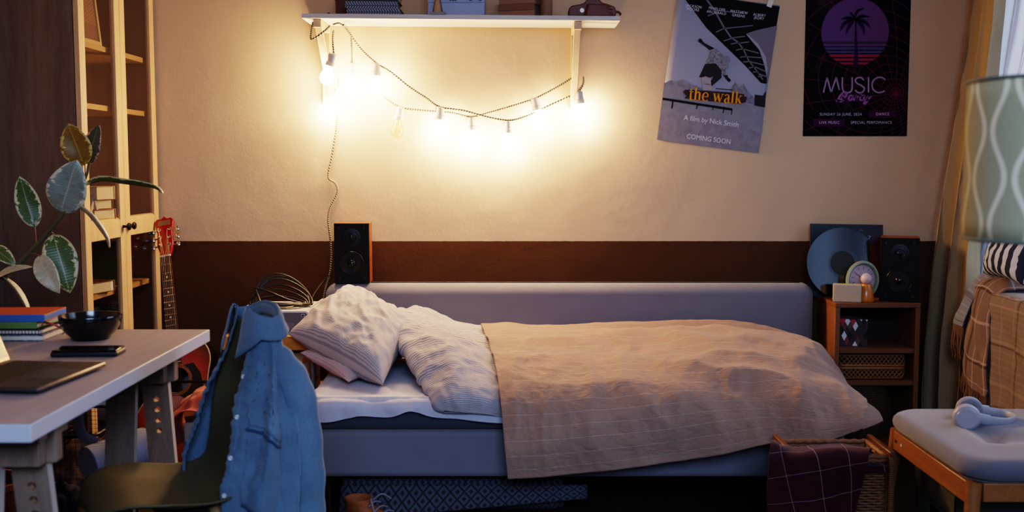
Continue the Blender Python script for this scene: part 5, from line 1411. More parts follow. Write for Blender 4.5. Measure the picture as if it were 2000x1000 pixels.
A = surf([[Vector((X0_ + .03 + .17 * j / 4, Y0_ + .05 + .30 * i / 4, .14 + .20 * math.sin(PI * (i + .5) / 5) * math.sin(PI * (j + .6) / 5.4))) for j in range(5)] for i in range(5)], 50, 50)
A = wrinkle(A, [(.02, (8, 8, 8), 'r'), (.008, (20, 20, 20), 'r')])
o = MB().grid(pts(A)).build('knitted_blanket', M_knit, solid=.01, ang=80, recalc=False); tag(o, 'folded brown knitted blanket inside the black wire rack', 'blanket')
# white cylindrical spotlight hung on a flat arm under the desk
lc_ = W(172, 908, 2.93)
sp_ = thing('desk_spotlight', 'white perforated cylinder lamp hanging on a flat arm under the desk', 'lamp', lc_)
ax_ = Matrix.Rotation(R(-38), 4, 'Z') @ Matrix.Rotation(R(6), 4, 'X') @ RX      # axis: mouth towards the camera and left
lm = Matrix.Translation(lc_) @ ax_
M_lamp = mesh_m('perforated_white_metal', '#8f93a8', '#626778', 260); M_disc = simple('frosted_disc', '#7d7f90', .5, var=.03)
MB().lathe([(.0475, -.19), (.0525, -.185), (.0525, .0), (.050, .002)], lm, 40).build('housing', M_lamp, sp_, True)
MB().lathe([(.049, -.002), (.049, .002), (0, .003)], lm, 40).build('diffuser', M_disc, sp_, True)
top = W(150, 795, 3.0)
g = MB(); g.tube(curve([(top.x, 2.99, DZ - .037), (top.x + .004, 2.985, .60), (top.x + .02, 2.97, .47), (lc_.x + .01, 2.97, lc_.z + .05)], 16), .016, 6, flat=.22, up0=(1, 0, 0)); g.build('arm', M_disc, sp_, True, ang=80)
# dark heap of clothes on the floor
hp = MB(); G = []
for i in range(40):
    row = []
    for j in range(60):
        t = i / 39; q = 2 * PI * j / 60; r = .30 * (1 - t ** 1.6 * .97); 
        row.append((-1.335 + r * .52 * math.cos(q), 3.03 + r * .36 * math.sin(q), .004 + .30 * t ** .8))
    G.append(row)
A = np.array(G); A = wrinkle(A, [(.022, (6, 6, 6), 'r'), (.018, (13, 13, 13), 'r'), (.008, (40, 40, 40), 'r')], lambda v, u: min(1, v * 4) * (1 if v < .9 else .4))
A[:, :, 2] = np.maximum(A[:, :, 2], .002)
hp.grid(pts(A), wrap=True); o = hp.build('clothes_heap', fabric('dark_fleece', '#17161c', .5, .95, 120, .9), ang=80); tag(o, 'dark crumpled heap of clothes on the floor under the desk', 'clothes')
# ================================================================ RIGHT SHELF UNIT
M_cab = wood('warm_brown_veneer', '#6e4529', '#805233', 0, .5, 9, 2.4)
M_cabv = wood('warm_brown_veneer_side', '#74492a', '#875634', 2, .5, 9, 2.4)
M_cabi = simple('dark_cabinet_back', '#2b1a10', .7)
CYF = 4.33
a, b = W(1632, 592, CYF), W(1799, 592, CYF)
CX0, CX1, CZ = a.x, b.x, a.z
cb_ = thing('shelf_unit', 'small brown wooden shelf unit against the wall at the foot of the bed', 'shelf unit', ((CX0 + CX1) / 2, 4.45, 0))
tk = .02
MB().box(CX0, CX1, CYF, 4.583, CZ - tk, CZ).build('top', M_cab, cb_, True, bevel=.0015)
for x in (CX0 + .0003, CX1 - tk - .0003): MB().box(x, x + tk, CYF + .0006, 4.583, 0, CZ - tk - .0005).build('side_panel', M_cabv, cb_, True, bevel=.0015)
SZ = [W(1700, 681, CYF).z, W(1700, 744, CYF).z, .075]
for z in SZ: MB().box(CX0 + tk + .001, CX1 - tk - .001, CYF + .004, 4.574, z - tk, z).build('shelf', M_cab, cb_, True, bevel=.001)
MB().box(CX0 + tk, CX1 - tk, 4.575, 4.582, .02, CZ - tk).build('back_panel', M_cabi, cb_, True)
g = MB()
for k in range(12): g.lathe([(.0025, 0), (.0025, .0006), (0, .0004)], T(CX1 - tk - .0008, CYF + .035, .12 + .042 * k) @ Matrix.Rotation(R(-90), 4, 'Y'), 8)
# record sleeve leaning on the wall and the record before it
M_slv = simple('midnight_blue_sleeve', '#0d1120', .45, var=.15)
YL = 4.53; sl0, sl1 = W(1581, 577, YL), W(1727, 434, YL)
hs = .315
sv_ = thing('record_sleeve', 'dark blue square record sleeve leaning on the wall behind the vinyl record', 'record sleeve', ((sl0.x + sl1.x) / 2, 4.515, CZ + .001), (R(-9), R(1), 0))
MB().box(-hs / 2, hs / 2, -.002, .002, 0, hs).build('sleeve', M_slv, sv_, bevel=.0008)
g = MB(); put_text(g, '7', .026, Matrix.Translation((.097, -.0028, hs - .058)), 0, sx=1.2)
stroke(g, [(.055, hs - .028), (.064, hs - .022), (.07, hs - .03)], .0014, -.0028, 0)
g.build('lettering', simple('pale_print', '#8a8f9c', .5), sv_, recalc=False)
def vinyl():
    m, nt, b = newmat('black_vinyl'); v = coord(nt); x, y, z = sep(nt, v)
    r = mth(nt, 'SQRT', mth(nt, 'ADD', mth(nt, 'MULTIPLY', x, x), mth(nt, 'MULTIPLY', y, y)))
    b.inputs['Base Color'].default_value = c4('#07080b'); b.inputs['Roughness'].default_value = .13; b.inputs['Specular IOR Level'].default_value = 1.0
    b.inputs['Anisotropic'].default_value = .0
    ta = nt.nodes.new('ShaderNodeTangent'); ta.direction_type = 'RADIAL'; ta.axis = 'Z'; nt.links.new(ta.outputs[0], b.inputs['Tangent'])
    n1 = nt.nodes.new('ShaderNodeTexNoise'); n1.noise_dimensions = '1D'; n1.inputs['Scale'].default_value = 420; nt.links.new(r, n1.inputs['W'])
    return m
rc = W(1647, 508, 4.46)
ro = thing('vinyl_record', 'black vinyl record leaning upright on the dark sleeve on the shelf unit', 'record', (rc.x, 4.470, CZ + .1525), (R(90 - 8), 0, 0))
M_vin = vinyl()
MB().lathe([(.0035, -.0008), (.151, -.0008), (.1515, 0), (.151, .0008), (.0035, .0008)], None, 96).build('disc', M_vin, ro, ang=20)
MB().lathe([(.052, .0007), (.052, .0014), (.061, .0014), (.061, .0007)], None, 64).build('run_out_groove', simple('smooth_vinyl_reflection', '#142033', .2, spec=.9), ro, ang=20)  # ring's blue is a reflection painted into the base colour
MB().lathe([(0, .0016), (.051, .0016), (.0515, .0007)], None, 64).build('record_label', simple('dark_olive_label', '#20261d', .6), ro, ang=20)
# alarm clock, egg shaped
M_sage = simple('sage_green_plastic', '#7e8a78', .4, var=.03)
ck = W(1685, 538, 4.40)
clk = thing('clock', 'pale green egg shaped table clock in front of the vinyl record', 'clock', (ck.x, 4.405, CZ + .088), (R(-4), R(6), 0))
pr = [(0, -.03), (.05, -.028), (.066, -.012), (.069, .004), (.066, .014), (.060, .016), (.054, .008), (.0525, .0)]
MB().lathe(pr, RX, 56, 0, 1.0, 1.18).build('case', M_sage, clk)
MB().lathe([(0, .001), (.053, .001), (.053, -.002)], T(0, 0, .006) @ RX, 48, 0, 1.0, 1.05).build('dial', simple('pink_white_dial', '#a4929a', .5, var=.03), clk)
g = MB()
for k in range(12):
    q = R(30 * k); l0, l1 = (.036, .046)
    stroke(g, [(l0 * math.sin(q), .006 + l0 * math.cos(q) * 1.05), (l1 * math.sin(q), .006 + l1 * math.cos(q) * 1.05)], .0018, -.0016, 0)
g.build('hour_marks', M_dark, clk, recalc=False)
g = MB(); stroke(g, [(.006, .002), (-.034, .027)], .0022, -.0024); g.build('clock_hand', M_dark, clk, recalc=False)
g = MB(); stroke(g, [(-.004, .004), (.026, .034)], .0014, -.0030); g.build('clock_hand', M_dark, clk, recalc=False)
MB().lathe([(.004, 0), (.004, .003), (0, .0035)], T(0, -.001, .006) @ RX, 14).build('hub', M_dark, clk)
MB().box(-.03, .03, .0, .03, -.0875, -.07).build('base', M_sage, clk, bevel=.004)
# orange night light with a white globe
nl = W(1692, 588, 4.355)
ng = thing('night_light', 'orange cone table lamp topped by a small white globe on the shelf unit', 'lamp', (nl.x, 4.362, CZ + .001))
MB().lathe([(0, 0), (.030, 0), (.0325, .003), (.0335, .012), (.0225, .073), (.020, .076), (0, .076)], None, 40).build('lamp_base', simple('orange_glaze', '#b5681a', .3, coat=.3, var=.05), ng)
MB().lathe([(0, .072)] + [(.0235 * math.sin(R(a)), .0965 - .0235 * math.cos(R(a))) for a in range(15, 180, 11)] + [(0, .12)], None, 32).build('globe', simple('opal_glass', '#c3aaa8', .25, var=.02), ng, ang=80)
# cream portable speaker box
ps = W(1659, 594, 4.34)
pc = thing('portable_speaker', 'small cream box speaker turned slightly at the front edge of the shelf unit', 'speaker', (ps.x - .004, 4.362, CZ + .001), (0, 0, R(-14)))
M_crm = simple('cream_plastic', '#b0a08a', .5, var=.02)
MB().prism(rrect(.056, 0, .074, .006), -.014, .03).build('case', M_crm, pc, bevel=.002)
MB().prism(rrect(.052, .004, .070, .005), -.0158, -.0138).build('front_grille', mesh_m('cream_mesh', '#b3a088', '#94836d', 520), pc)
MB().lathe([(.0015, 0), (.0015, .0008), (0, .0008)], T(-.006, -.0158, .008) @ RX, 8).build('indicator', M_white, pc)
# right bookshelf speaker
a, b = W(1718, 588, 4.36), W(1790, 588, 4.36)
speaker('black speaker standing on the shelf unit near the curtain', ((a.x + b.x) / 2 + .006, 4.372, CZ + .001), R(-19), b.x - a.x, W(1750, 466, 4.36).z - CZ, .17, 'pair of bookshelf speakers')
# harlequin box
def harl():
    m, nt, b = newmat('harlequin_paper'); v = coord(nt); x, y, z = sep(nt, v)
    s = mth(nt, 'ADD', x, y)
    u = mth(nt, 'MULTIPLY', s, 46.0); w_ = mth(nt, 'MULTIPLY', z, 24.0)
    i = mth(nt, 'FLOOR', mth(nt, 'ADD', u, w_)); j = mth(nt, 'FLOOR', mth(nt, 'SUBTRACT', u, w_))
    wn = nt.nodes.new('ShaderNodeTexWhiteNoise'); wn.noise_dimensions = '2D'
    cm_ = nt.nodes.new('ShaderNodeCombineXYZ'); nt.links.new(i, cm_.inputs[0]); nt.links.new(j, cm_.inputs[1]); nt.links.new(cm_.outputs[0], wn.inputs['Vector'])
    cr = nt.nodes.new('ShaderNodeValToRGB'); cr.color_ramp.interpolation = 'CONSTANT'; nt.links.new(wn.outputs[0], cr.inputs[0])
    e = cr.color_ramp.elements; e[0].position = 0; e[0].color = c4('#151213'); e[1].position = .3; e[1].color = c4('#4a302a')
    for p_, c_ in ((.5, '#6a4c46'), (.62, '#3a2e31'), (.74, '#e0dada'), (.86, '#c02a2e'), (.94, '#963a2e')): k = e.new(p_); k.color = c4(c_)
    nt.links.new(cr.outputs[0], b.inputs['Base Color']); b.inputs['Roughness'].default_value = .35; return m
hx = W(1665, 678, 4.37)
hb2 = thing('gift_box', 'harlequin patterned red and black box on the top shelf of the shelf unit', 'box', (hx.x + .025, 4.45, SZ[0] + .001), (0, 0, R(-14)))
MB().box(-.085, .055, -.06, .055, 0, .112).build('body', harl(), hb2, bevel=.001); MB().box(-.0865, .0565, -.0615, .0565, .082, .113).build('lid', harl(), hb2, bevel=.001)
# bamboo lattice box
M_bam = wood('bamboo', '#8a5c38', '#a1714a', 0, .5, 10, 4)
bbx = thing('lattice_box', 'low woven bamboo lattice box on the middle shelf of the shelf unit', 'basket', ((CX0 + CX1) / 2 - .006, 4.44, SZ[1] + .001))
def rr2(hx_, hy_, r, k=6):
    o = []
    for cx_, cy_, s in ((hx_ - r, hy_ - r, 0), (-hx_ + r, hy_ - r, 1), (-hx_ + r, -hy_ + r, 2), (hx_ - r, -hy_ + r, 3)):
        for i in range(k + 1): q = PI / 2 * (s + i / k); o.append(Vector((cx_ + r * math.cos(q), cy_ + r * math.sin(q), 0)))
    return o
def perim(o, step):
    out = []
    for i in range(len(o)):
        a, b = o[i], o[(i + 1) % len(o)]; k = max(1, round((b - a).length / step)); out += [a.lerp(b, t / k) for t in range(k)]
    return out
HZ = SZ[0] - tk - SZ[1] - .012
o_ = rr2(.138, .085, .03)
ing = rr2(.130, .077, .026)
g = MB(); n = len(ing); g.add([(p.x, p.y, z) for z in (.004, HZ - .004) for p in ing], [(i, (i + 1) % n, n + (i + 1) % n, n + i) for i in range(n)] + [tuple(range(n)), tuple(range(2 * n - 1, n - 1, -1))]); g.build('inner_block', simple('dark_inner_block', '#120b07', .9), bbx)  # solid near-black block filling the inside behind the lattice
g = MB()
for z0, z1 in ((HZ * .40, HZ * .51), (HZ * .52, HZ * .62)):
    n = len(o_); o2 = rr2(.141, .088, .03); g.add([(p.x, p.y, z) for z in (z0, z1) for p in o2], [(i, (i + 1) % n, n + (i + 1) % n, n + i) for i in range(n)])
g.build('band', M_bam, bbx, solid=.003)
pp = perim(o_, .006); n = len(pp)
def slant(mb, z0, z1, dir_, start, bulge):
    k = 5; p = []
    for i in range(k + 1):
        t = i / k; q = pp[(start + dir_ * i) % n]; s = 1 + bulge * math.sin(PI * .5 * (1 if False else (t if z1 > z0 else t)))
        z = z0 + (z1 - z0) * t
        inn = .10 * max(0, t - .55) ** 1.5
        p.append(Vector((q.x * (1 - inn), q.y * (1 - inn), z)))
    mb.tube(p, .0026, 5)
g = MB()
for st in range(0, n - n % 3, 3):
    for d in (1, -1): slant(g, HZ * .62, HZ * .985, d, st, 0)
g.build('lattice', M_bam, bbx)
g = MB()
for st in range(0, n - n % 3, 3):
    for d in (1, -1): slant(g, HZ * .40, .005, d, st, 0)
g.build('lattice', M_bam, bbx)
for zz, s in ((HZ * .985, .97), (.006, .97)):
    g = MB(); g.tube([(q.x * s, q.y * s, zz) for q in pp], .003, 5, closed=True); g.build('rim', M_bam, bbx)
# round seagrass basket on the lowest shelf
M_sea = simple('seagrass', '#4a3222', .85, var=.3, vs=60, bs=120, bst=.8)
rbk = thing('seagrass_basket', 'dark seagrass basket standing in the lowest opening of the shelf unit', 'basket', ((CX0 + CX1) / 2 - .03, 4.45, SZ[2] + .001))
g = MB()
for k in range(24):
    z = .006 + k * .0095; t = k / 23; rr_ = .085 + .028 * math.sin(PI * min(1, t * .9)) 
    rr_ = min(rr_, .114)
    g.tube([(rr_ * math.cos(q) * 1.1, rr_ * math.sin(q), z + .001 * math.sin(12 * q + k * 3)) for q in [2 * PI * i / 40 for i in range(40)]], .0058, 6, closed=True)
g.build('coil_body', M_sea, rbk, ang=80)

# ================================================================ CURTAIN AND SHEER
def linen(name, c, trans=.0, alpha=1.0, wst=.3):
    m, nt, b = newmat(name); v = coord(nt); x, y, z = sep(nt, v)
    f = nz(nt, coord(nt, 'Object', (300, 300, 30)), 1.5, 2); f2 = nz(nt, coord(nt, 'Object', (30, 30, 300)), 1.5, 2)
    s = mth(nt, 'MULTIPLY', mth(nt, 'ADD', f, f2), .5)
    nt.links.new(mixc(nt, s, c4(c, .8), c4(c, 1.2)), b.inputs['Base Color']); b.inputs['Roughness'].default_value = .95; b.inputs['Specular IOR Level'].default_value = .1
    bump(nt, b, s, wst, .001)
    if trans:
        tl = nt.nodes.new('ShaderNodeBsdfTranslucent'); tl.inputs[0].default_value = c4(c)
        mx = nt.nodes.new('ShaderNodeMixShader'); mx.inputs[0].default_value = trans
        nt.links.new(b.outputs[0], mx.inputs[1]); nt.links.new(tl.outputs[0], mx.inputs[2]); last = mx.outputs[0]
        if alpha < 1:
            tr = nt.nodes.new('ShaderNodeBsdfTransparent'); m2 = nt.nodes.new('ShaderNodeMixShader'); m2.inputs[0].default_value = alpha
            nt.links.new(tr.outputs[0], m2.inputs[1]); nt.links.new(last, m2.inputs[2]); last = m2.outputs[0]
        nt.links.new(last, nt.nodes['Material Output'].inputs[0])
    return m
def drape(name, mat, levels, folds, nu, nv, ph=0.0, amp=1.0, solid=.0015):
    """levels: (z, (x,y) of the near-wall end, (x,y) of the other end, fold depth)"""
    L = crom([[z, *a, *b, d] for z, a, b, d in levels], nv); G = []
    for z, ax_, ay_, bx_, by_, d in L:
        a = Vector((ax_, ay_, 0)); b = Vector((bx_, by_, 0)); dr = b - a; nn = Vector((-dr.y, dr.x, 0)).normalized(); row = []
        for j in range(nu):
            u = j / (nu - 1); q = u * folds * 2 * PI + ph + .5 * math.sin(3 * u + z * .9)
            off = d * (math.sin(q) + .35 * math.sin(2.1 * q + 1 + .8 * z)) * amp
            p = a + dr * (u + .018 * math.sin(2 * q)) + nn * off; row.append((p.x, p.y, z))
        G.append(row)
    A = wrinkle(np.array(G), [(.006, (7, 7, 2), 'r'), (.003, (16, 16, 5), 'r')])
    return MB().grid(pts(A)).build(name, mat, solid=solid, ang=80, recalc=False)
M_cur = linen('olive_brown_linen', '#917d60')
o = drape('curtain', M_cur, [(2.55, (1.955, 4.54), (1.885, 4.20), .020), (1.95, (1.935, 4.54), (1.882, 4.205), .022), (1.4, (1.88, 4.55), (1.855, 4.215), .026), (.9, (1.815, 4.55), (1.838, 4.235), .03), (.4, (1.775, 4.54), (1.828, 4.235), .034), (.03, (1.76, 4.52), (1.83, 4.235), .034)], 2.6, 150, 90, ph=.6, amp=1.25)
tag(o, 'heavy olive brown curtain gathered in the corner beside the window', 'curtain')
rod = thing('curtain_rod', 'curtain rod above the window', 'curtain rod', (1.92, 3, 2.58)); 
MB().cyl((1.92, .4, 2.58), (1.92, 4.56, 2.58), .012, n=14).build('rod', M_black, rod, True)
for y in (.6, 4.45): MB().cyl((1.92, y, 2.58), (1.979, y, 2.58), .008, n=10).build('bracket', M_black, rod, True)
M_shr = linen('white_voile', '#d5d6de', .55, .80, .1)
o = drape('sheer_curtain', M_shr, [(2.54, (1.945, 4.36), (1.95, 3.3), .010), (1.9, (1.935, 4.37), (1.95, 3.35), .012), (1.3, (1.905, 4.38), (1.945, 3.95), .014), (1.0, (1.885, 4.39), (1.925, 4.20), .012), (.86, (1.88, 4.39), (1.905, 4.27), .010), (.755, (1.88, 4.39), (1.895, 4.30), .008)], 7, 220, 70, ph=.2, solid=0)
tag(o, 'sheer white voile curtain in front of the window beside the brown curtain', 'sheer curtain')

# ================================================================ PLAID THROW AND CUSHION ON THE SILL
M_plaid = striped('brown_plaid_wool', '#74645b', [(0, 4.2, .05, '#3f2a22', .6), (1, 4.2, .05, '#3f2a22', .6), (0, 9.3, .03, '#ab988a', .4), (1, 7.1, .10, '#ab988a', .22), (1, 42.0, .2, '#ab988a', .12)], ws=420, wst=.5)
# main throw: from the back of the sill over its edge and down
rows = []
for x, z, dy in ((2.20, .742, 0), (2.05, .746, 0), (1.90, .748, .0), (1.822, .742, .0), (1.798, .70, .0), (1.792, .56, -.01), (1.795, .40, -.015), (1.79, .27, -.02)):
    rows.append([Vector((x + (.012 * math.sin(j * 2.1) if z < .7 else 0), 4.02 + dy - j * .16 + (0 if z > .6 else .02 * math.sin(j * 1.7)), z + (.03 * math.sin(j * 1.1) if z < .3 else 0))) for j in range(6)])
A = surf(rows, 110, 100); A = wrinkle(A, [(.010, (5, 5, 3), 'r'), (.004, (12, 12, 9), 'r')])
A[:, :, 2] = np.where(A[:, :, 0] > 1.83, np.maximum(A[:, :, 2], .7385), A[:, :, 2]); A[:, :, 0] = np.where(A[:, :, 2] < .735, np.minimum(A[:, :, 0], 1.815), A[:, :, 0])
def fringe(mb, edge, L, drop=Vector((0, 0, -1)), n=70):
    e = [Vector(p) for p in edge]
    for k in range(n):
        f = k / (n - 1) * (len(e) - 1); i = min(int(f), len(e) - 2); p = e[i].lerp(e[i + 1], f - i)
        rx, ry = random.uniform(-.012, .012), random.uniform(-.018, .018); l = L * random.uniform(.75, 1.1)
        mb.tube(curve([p, p + drop * (l * .35) + Vector((rx * .3, ry * .2, 0)), p + drop * (l * .7) + Vector((rx, ry * .8, 0)), p + drop * l + Vector((rx * .5, ry, 0))], 7), [.0042, .0036, .0034, .0034, .0032, .003, .002], 5)
M_frg = simple('brown_wool_fringe', '#614738', .95, var=.35, vs=40)
th_ = MB().grid(pts(A), su=.8, sv=1.0).build('plaid_throw', M_plaid, solid=.004, ang=80, recalc=False)
tag(th_, 'brown plaid wool throw with a fringe hanging over the window sill', 'throw')
g = MB(); fringe(g, pts(A)[-1], .10, n=90); f_ = g.build('fringe', M_frg, th_, ang=80); f_['kind'] = 'stuff'
# its folded end, bunched and hanging towards the curtain
net = [[Vector((2.02, 4.10, .745)), Vector((2.02, 4.05, .79)), Vector((2.02, 4.0, .80)), Vector((2.02, 3.94, .77))],
       [Vector((1.895, 4.14, .745)), Vector((1.885, 4.10, .80)), Vector((1.885, 4.02, .81)), Vector((1.885, 3.96, .765))],
       [Vector((1.830, 4.19, .72)), Vector((1.815, 4.14, .765)), Vector((1.815, 4.06, .775)), Vector((1.820, 3.98, .745))],
       [Vector((1.807, 4.22, .66)), Vector((1.787, 4.17, .67)), Vector((1.780, 4.08, .67)), Vector((1.790, 4.00, .66))],
       [Vector((1.805, 4.235, .57)), Vector((1.780, 4.18, .56)), Vector((1.765, 4.09, .52)), Vector((1.780, 3.98, .52))],
       [Vector((1.803, 4.22, .535)), Vector((1.777, 4.18, .47)), Vector((1.765, 4.10, .42)), Vector((1.777, 3.98, .40))],
       [Vector((1.801, 4.21, .50)), Vector((1.777, 4.17, .42)), Vector((1.767, 4.10, .36)), Vector((1.777, 3.98, .34))]]
A = surf(net, 70, 80); A = wrinkle(A, [(.014, (7, 7, 3), 'r'), (.006, (16, 16, 8), 'r')])
M_plaid2 = striped('brown_plaid_wool_underside', '#705c52', [(0, 5.0, .09, '#3a241c', .7), (1, 5.0, .08, '#3a241c', .7), (0, 12.0, .06, '#b39a92', .5), (1, 10, .07, '#b39a92', .5)], ws=420, wst=.5)
t2 = MB().grid(pts(A), su=.35, sv=.55).build('plaid_fold', M_plaid2, th_, solid=.006, ang=80, recalc=False)
g = MB(); fringe(g, pts(A)[-1], .11, n=46); f_ = g.build('fringe', M_frg, t2, ang=80); f_['kind'] = 'stuff'
# blue grey end lying on top, its own knotted tassels
net = [[Vector((2.0, 4.16, .80)), Vector((2.0, 4.10, .832)), Vector((2.0, 4.04, .81))], [Vector((1.885, 4.20, .79)), Vector((1.875, 4.14, .825)), Vector((1.875, 4.07, .80))],
       [Vector((1.810, 4.225, .72)), Vector((1.793, 4.17, .755)), Vector((1.800, 4.11, .735))], [Vector((1.780, 4.26, .635)), Vector((1.765, 4.20, .635)), Vector((1.770, 4.15, .63))], [Vector((1.775, 4.275, .60)), Vector((1.757, 4.22, .59)), Vector((1.763, 4.165, .585))]]
A = surf(net, 40, 50); A = wrinkle(A, [(.008, (9, 9, 4), 'r')])
t3 = MB().grid(pts(A), su=.2, sv=.4).build('grey_end', striped('grey_blue_wool', '#6f727e', [(1, 9, .2, '#4a4a52', .6), (1, 42, .2, '#a3a4ad', .25)], ws=420, wst=.5), th_, solid=.005, ang=80, recalc=False)
g = MB(); fringe(g, pts(A)[-1], .13, n=34); f_ = g.build('fringe', M_frg, t3, ang=80); f_['kind'] = 'stuff'
M_cush = None
def zebra():
    m, nt, b = newmat('navy_ikat_cushion'); v = coord(nt, 'UV', (1, 1, 1)); w_ = nt.nodes.new('ShaderNodeTexWave'); w_.bands_direction = 'Y'
    nt.links.new(v, w_.inputs[0]); w_.inputs['Scale'].default_value = 2.0; w_.inputs['Distortion'].default_value = 2.2; w_.inputs['Detail'].default_value = 1; w_.inputs['Detail Scale'].default_value = 1.2
    nt.links.new(mixc(nt, mth(nt, 'GREATER_THAN', w_.outputs[1], .52), c4('#141f3c'), c4('#aab0c0')), b.inputs['Base Color']); b.inputs['Roughness'].default_value = .9; return m
pl = pillow((1.835, 4.15, .80), (1.83, 3.80, .79), (1.93, 3.76, 1.04), (1.955, 4.12, 1.07), .075, n=40, su=1, sv=1, seed=3.3, amp=.006, pinch=.06)
o = pl.build('cushion', zebra(), merge=True, ang=80); tag(o, 'navy and pale striped cushion propped on the plaid covered window sill', 'cushion')

# ================================================================ WICKER BASKET WITH A BURGUNDY THROW
M_wick = simple('honey_wicker', '#7a5030', .6, var=.35, vs=60); M_wdark = simple('dark_wicker', '#4d301c', .65, var=.3)
bx0, bx1, by0, by1, bz = W(1550, 886, 3.2).x, W(1738, 886, 3.2).x, 3.20, 3.40, W(1700, 886, 3.2).z
wk = thing('wicker_basket', 'rectangular wicker basket with wooden side handles in front of the bed foot', 'basket', ((bx0 + bx1) / 2, 3.35, 0))
def rectp(i):
    return [Vector((bx1 - i, by1 - i, 0)), Vector((bx0 + i, by1 - i, 0)), Vector((bx0 + i, by0 + i, 0)), Vector((bx1 - i, by0 + i, 0))]
pp2 = perim([p for p in rectp(.012)], .0055); n2 = len(pp2); cen2 = Vector(((bx0 + bx1) / 2, (by0 + by1) / 2, 0))
for par, mat_ in ((0, M_wick),):
    g = MB(); k = 0; z = .02
    while z < bz - .02:
        p = []
        for i in range(0, n2, 2):
            q = pp2[i]; d = (q - cen2); d = Vector((d.x / (bx1 - bx0), d.y / (by1 - by0), 0)); d = Vector((math.copysign(1, d.x), 0, 0)) if abs(d.x) > abs(d.y) else Vector((0, math.copysign(1, d.y), 0))
            s = .0042 * math.sin(i * PI / 4 + k * PI); p.append(q + d * s + Vector((0, 0, z)))
        g.tube(p, .0042, 5, closed=True); z += .0088; k += 1
    g.build('woven_sides', M_wick, wk, True, ang=80)
g = MB()
for i in range(0, n2, 8): q = pp2[i]; g.cyl(q + Vector((0, 0, .01)), q + Vector((0, 0, bz - .01)), .0035, n=6)
g.build('stakes', M_wdark, wk, True)
g = MB(); per_ = perim(rectp(.010), .01)
for zz, rr_ in ((bz - .012, .0085), (bz - .024, .007), (.012, .008)): g.tube([p + Vector((0, 0, zz + .002 * math.sin(i * 1.9))) for i, p in enumerate(per_)], rr_, 8, closed=True)
g.build('rim', M_wick, wk, True, ang=80)
MB().box(bx0 + .015, bx1 - .015, by0 + .015, by1 - .015, .004, .012).build('bottom', M_wdark, wk, True)
M_hdl = wood('worn_brown_wood', '#54311c', '#6b4126', 1, .4, 10)
for x in (bx0 - .014, bx1 - .004):
    MB().box(x, x + .018, by0 - .012, by1 + .012, bz - .012, bz + .008).build('top_rail', M_hdl, wk, True, bevel=.004, seg=3)
    for y in (by0 - .010, by1 - .006):
        g = MB(); g.box(x + .001, x + .017, y, y + .016, 0, bz - .0125); g.build('corner_post', M_hdl, wk, True, bevel=.003)
# cane wrapping round the visible corner posts
g = MB()
for i in range(52): g.tube(rrp := [(bx1 - .003 + .0005, by0 - .0108, .02 + i * .006), (bx1 + .0135, by0 - .0108, .0215 + i * .006), (bx1 + .0135, by0 + .0065, .0225 + i * .006), (bx1 - .003, by0 + .0065, .021 + i * .006)], .0017, 4, closed=True)
g.build('cane_wrapping', M_wick, wk, True, ang=80)
M_burg = striped('burgundy_check_wool', '#35101a', [(0, 9.0, .016, '#a58c94', .6), (1, 9.0, .016, '#a58c94', .6)], rot=.22, ws=500, wst=.5)
P = lambda a: [[W(x, y, Y) for x, y in r] for Y, r in a]
net = P([(3.34, [(1512, 900), (1550, 898), (1600, 896), (1650, 895), (1705, 897)]), (3.27, [(1508, 866), (1550, 878), (1600, 878), (1650, 878), (1702, 884)]), (3.205, [(1504, 868), (1546, 880), (1600, 880), (1650, 881), (1699, 884)]),
         (3.165, [(1500, 898), (1544, 896), (1600, 897), (1648, 898), (1694, 900)]), (3.155, [(1498, 930), (1542, 932), (1596, 932), (1644, 932), (1687, 933)]), (3.15, [(1496, 970), (1541, 972), (1592, 975), (1638, 976), (1676, 974)]), (3.14, [(1498, 1000), (1540, 1006), (1590, 1018), (1632, 1020), (1668, 1012)])])
A = surf(net, 90, 100); A = wrinkle(A, [(.010, (6, 6, 4), 'r'), (.005, (13, 13, 8), 'r')], None, -1)
A[:, :, 1] = np.where(A[:, :, 2] < bz - .03, np.minimum(A[:, :, 1], 3.178), A[:, :, 1])
A[:, :, 2] = np.maximum(A[:, :, 2], np.where((A[:, :, 1] > 3.195) & (A[:, :, 1] < 3.24), bz + .004, .004))
bt = MB().grid(pts(A), su=.36, sv=.50).build('burgundy_throw', M_burg, solid=.004, ang=80, recalc=False)
tag(bt, 'burgundy wool throw with thin white checks hung over the wicker basket', 'throw')
g = MB(); fringe(g, pts(A)[-1], .02, n=60); f_ = g.build('fringe', simple('burgundy_fringe', '#3d1119', .95), bt, ang=80); f_['kind'] = 'stuff'

# ================================================================ PADDED BENCH
M_seat = fabric('grey_wool_felt', '#67656c', .12, .95, 330, .5, sheen=.3)
M_ben = wood('honey_bench_wood', '#84552f', '#996539', 1, .4, 10, 3)
be = thing('bench', 'padded grey bench with honey wooden legs by the window', 'bench', (1.42, 3.0, 0))
BX0, BX1, BY0_, BY1_ = 1.175, 1.70, 2.70, 3.335
def rr4(i, z, r):
    o = []
    x0, x1, y0, y1 = BX0 + i, BX1 - i, BY0_ + i, BY1_ - i
    for cx_, cy_, s in ((x1 - r, y1 - r, 0), (x0 + r, y1 - r, 1), (x0 + r, y0 + r, 2), (x1 - r, y0 + r, 3)):
        for k in range(10): q = PI / 2 * (s + k / 9); o.append((cx_ + r * math.cos(q), cy_ + r * math.sin(q), z))
    return o
rings = [rr4(.02, .392, .07)]
for k in range(9):
    a = PI * (k / 8) - PI / 2; rings.append(rr4(.030 - .030 * math.cos(a), .424 + .030 * math.sin(a), .085))
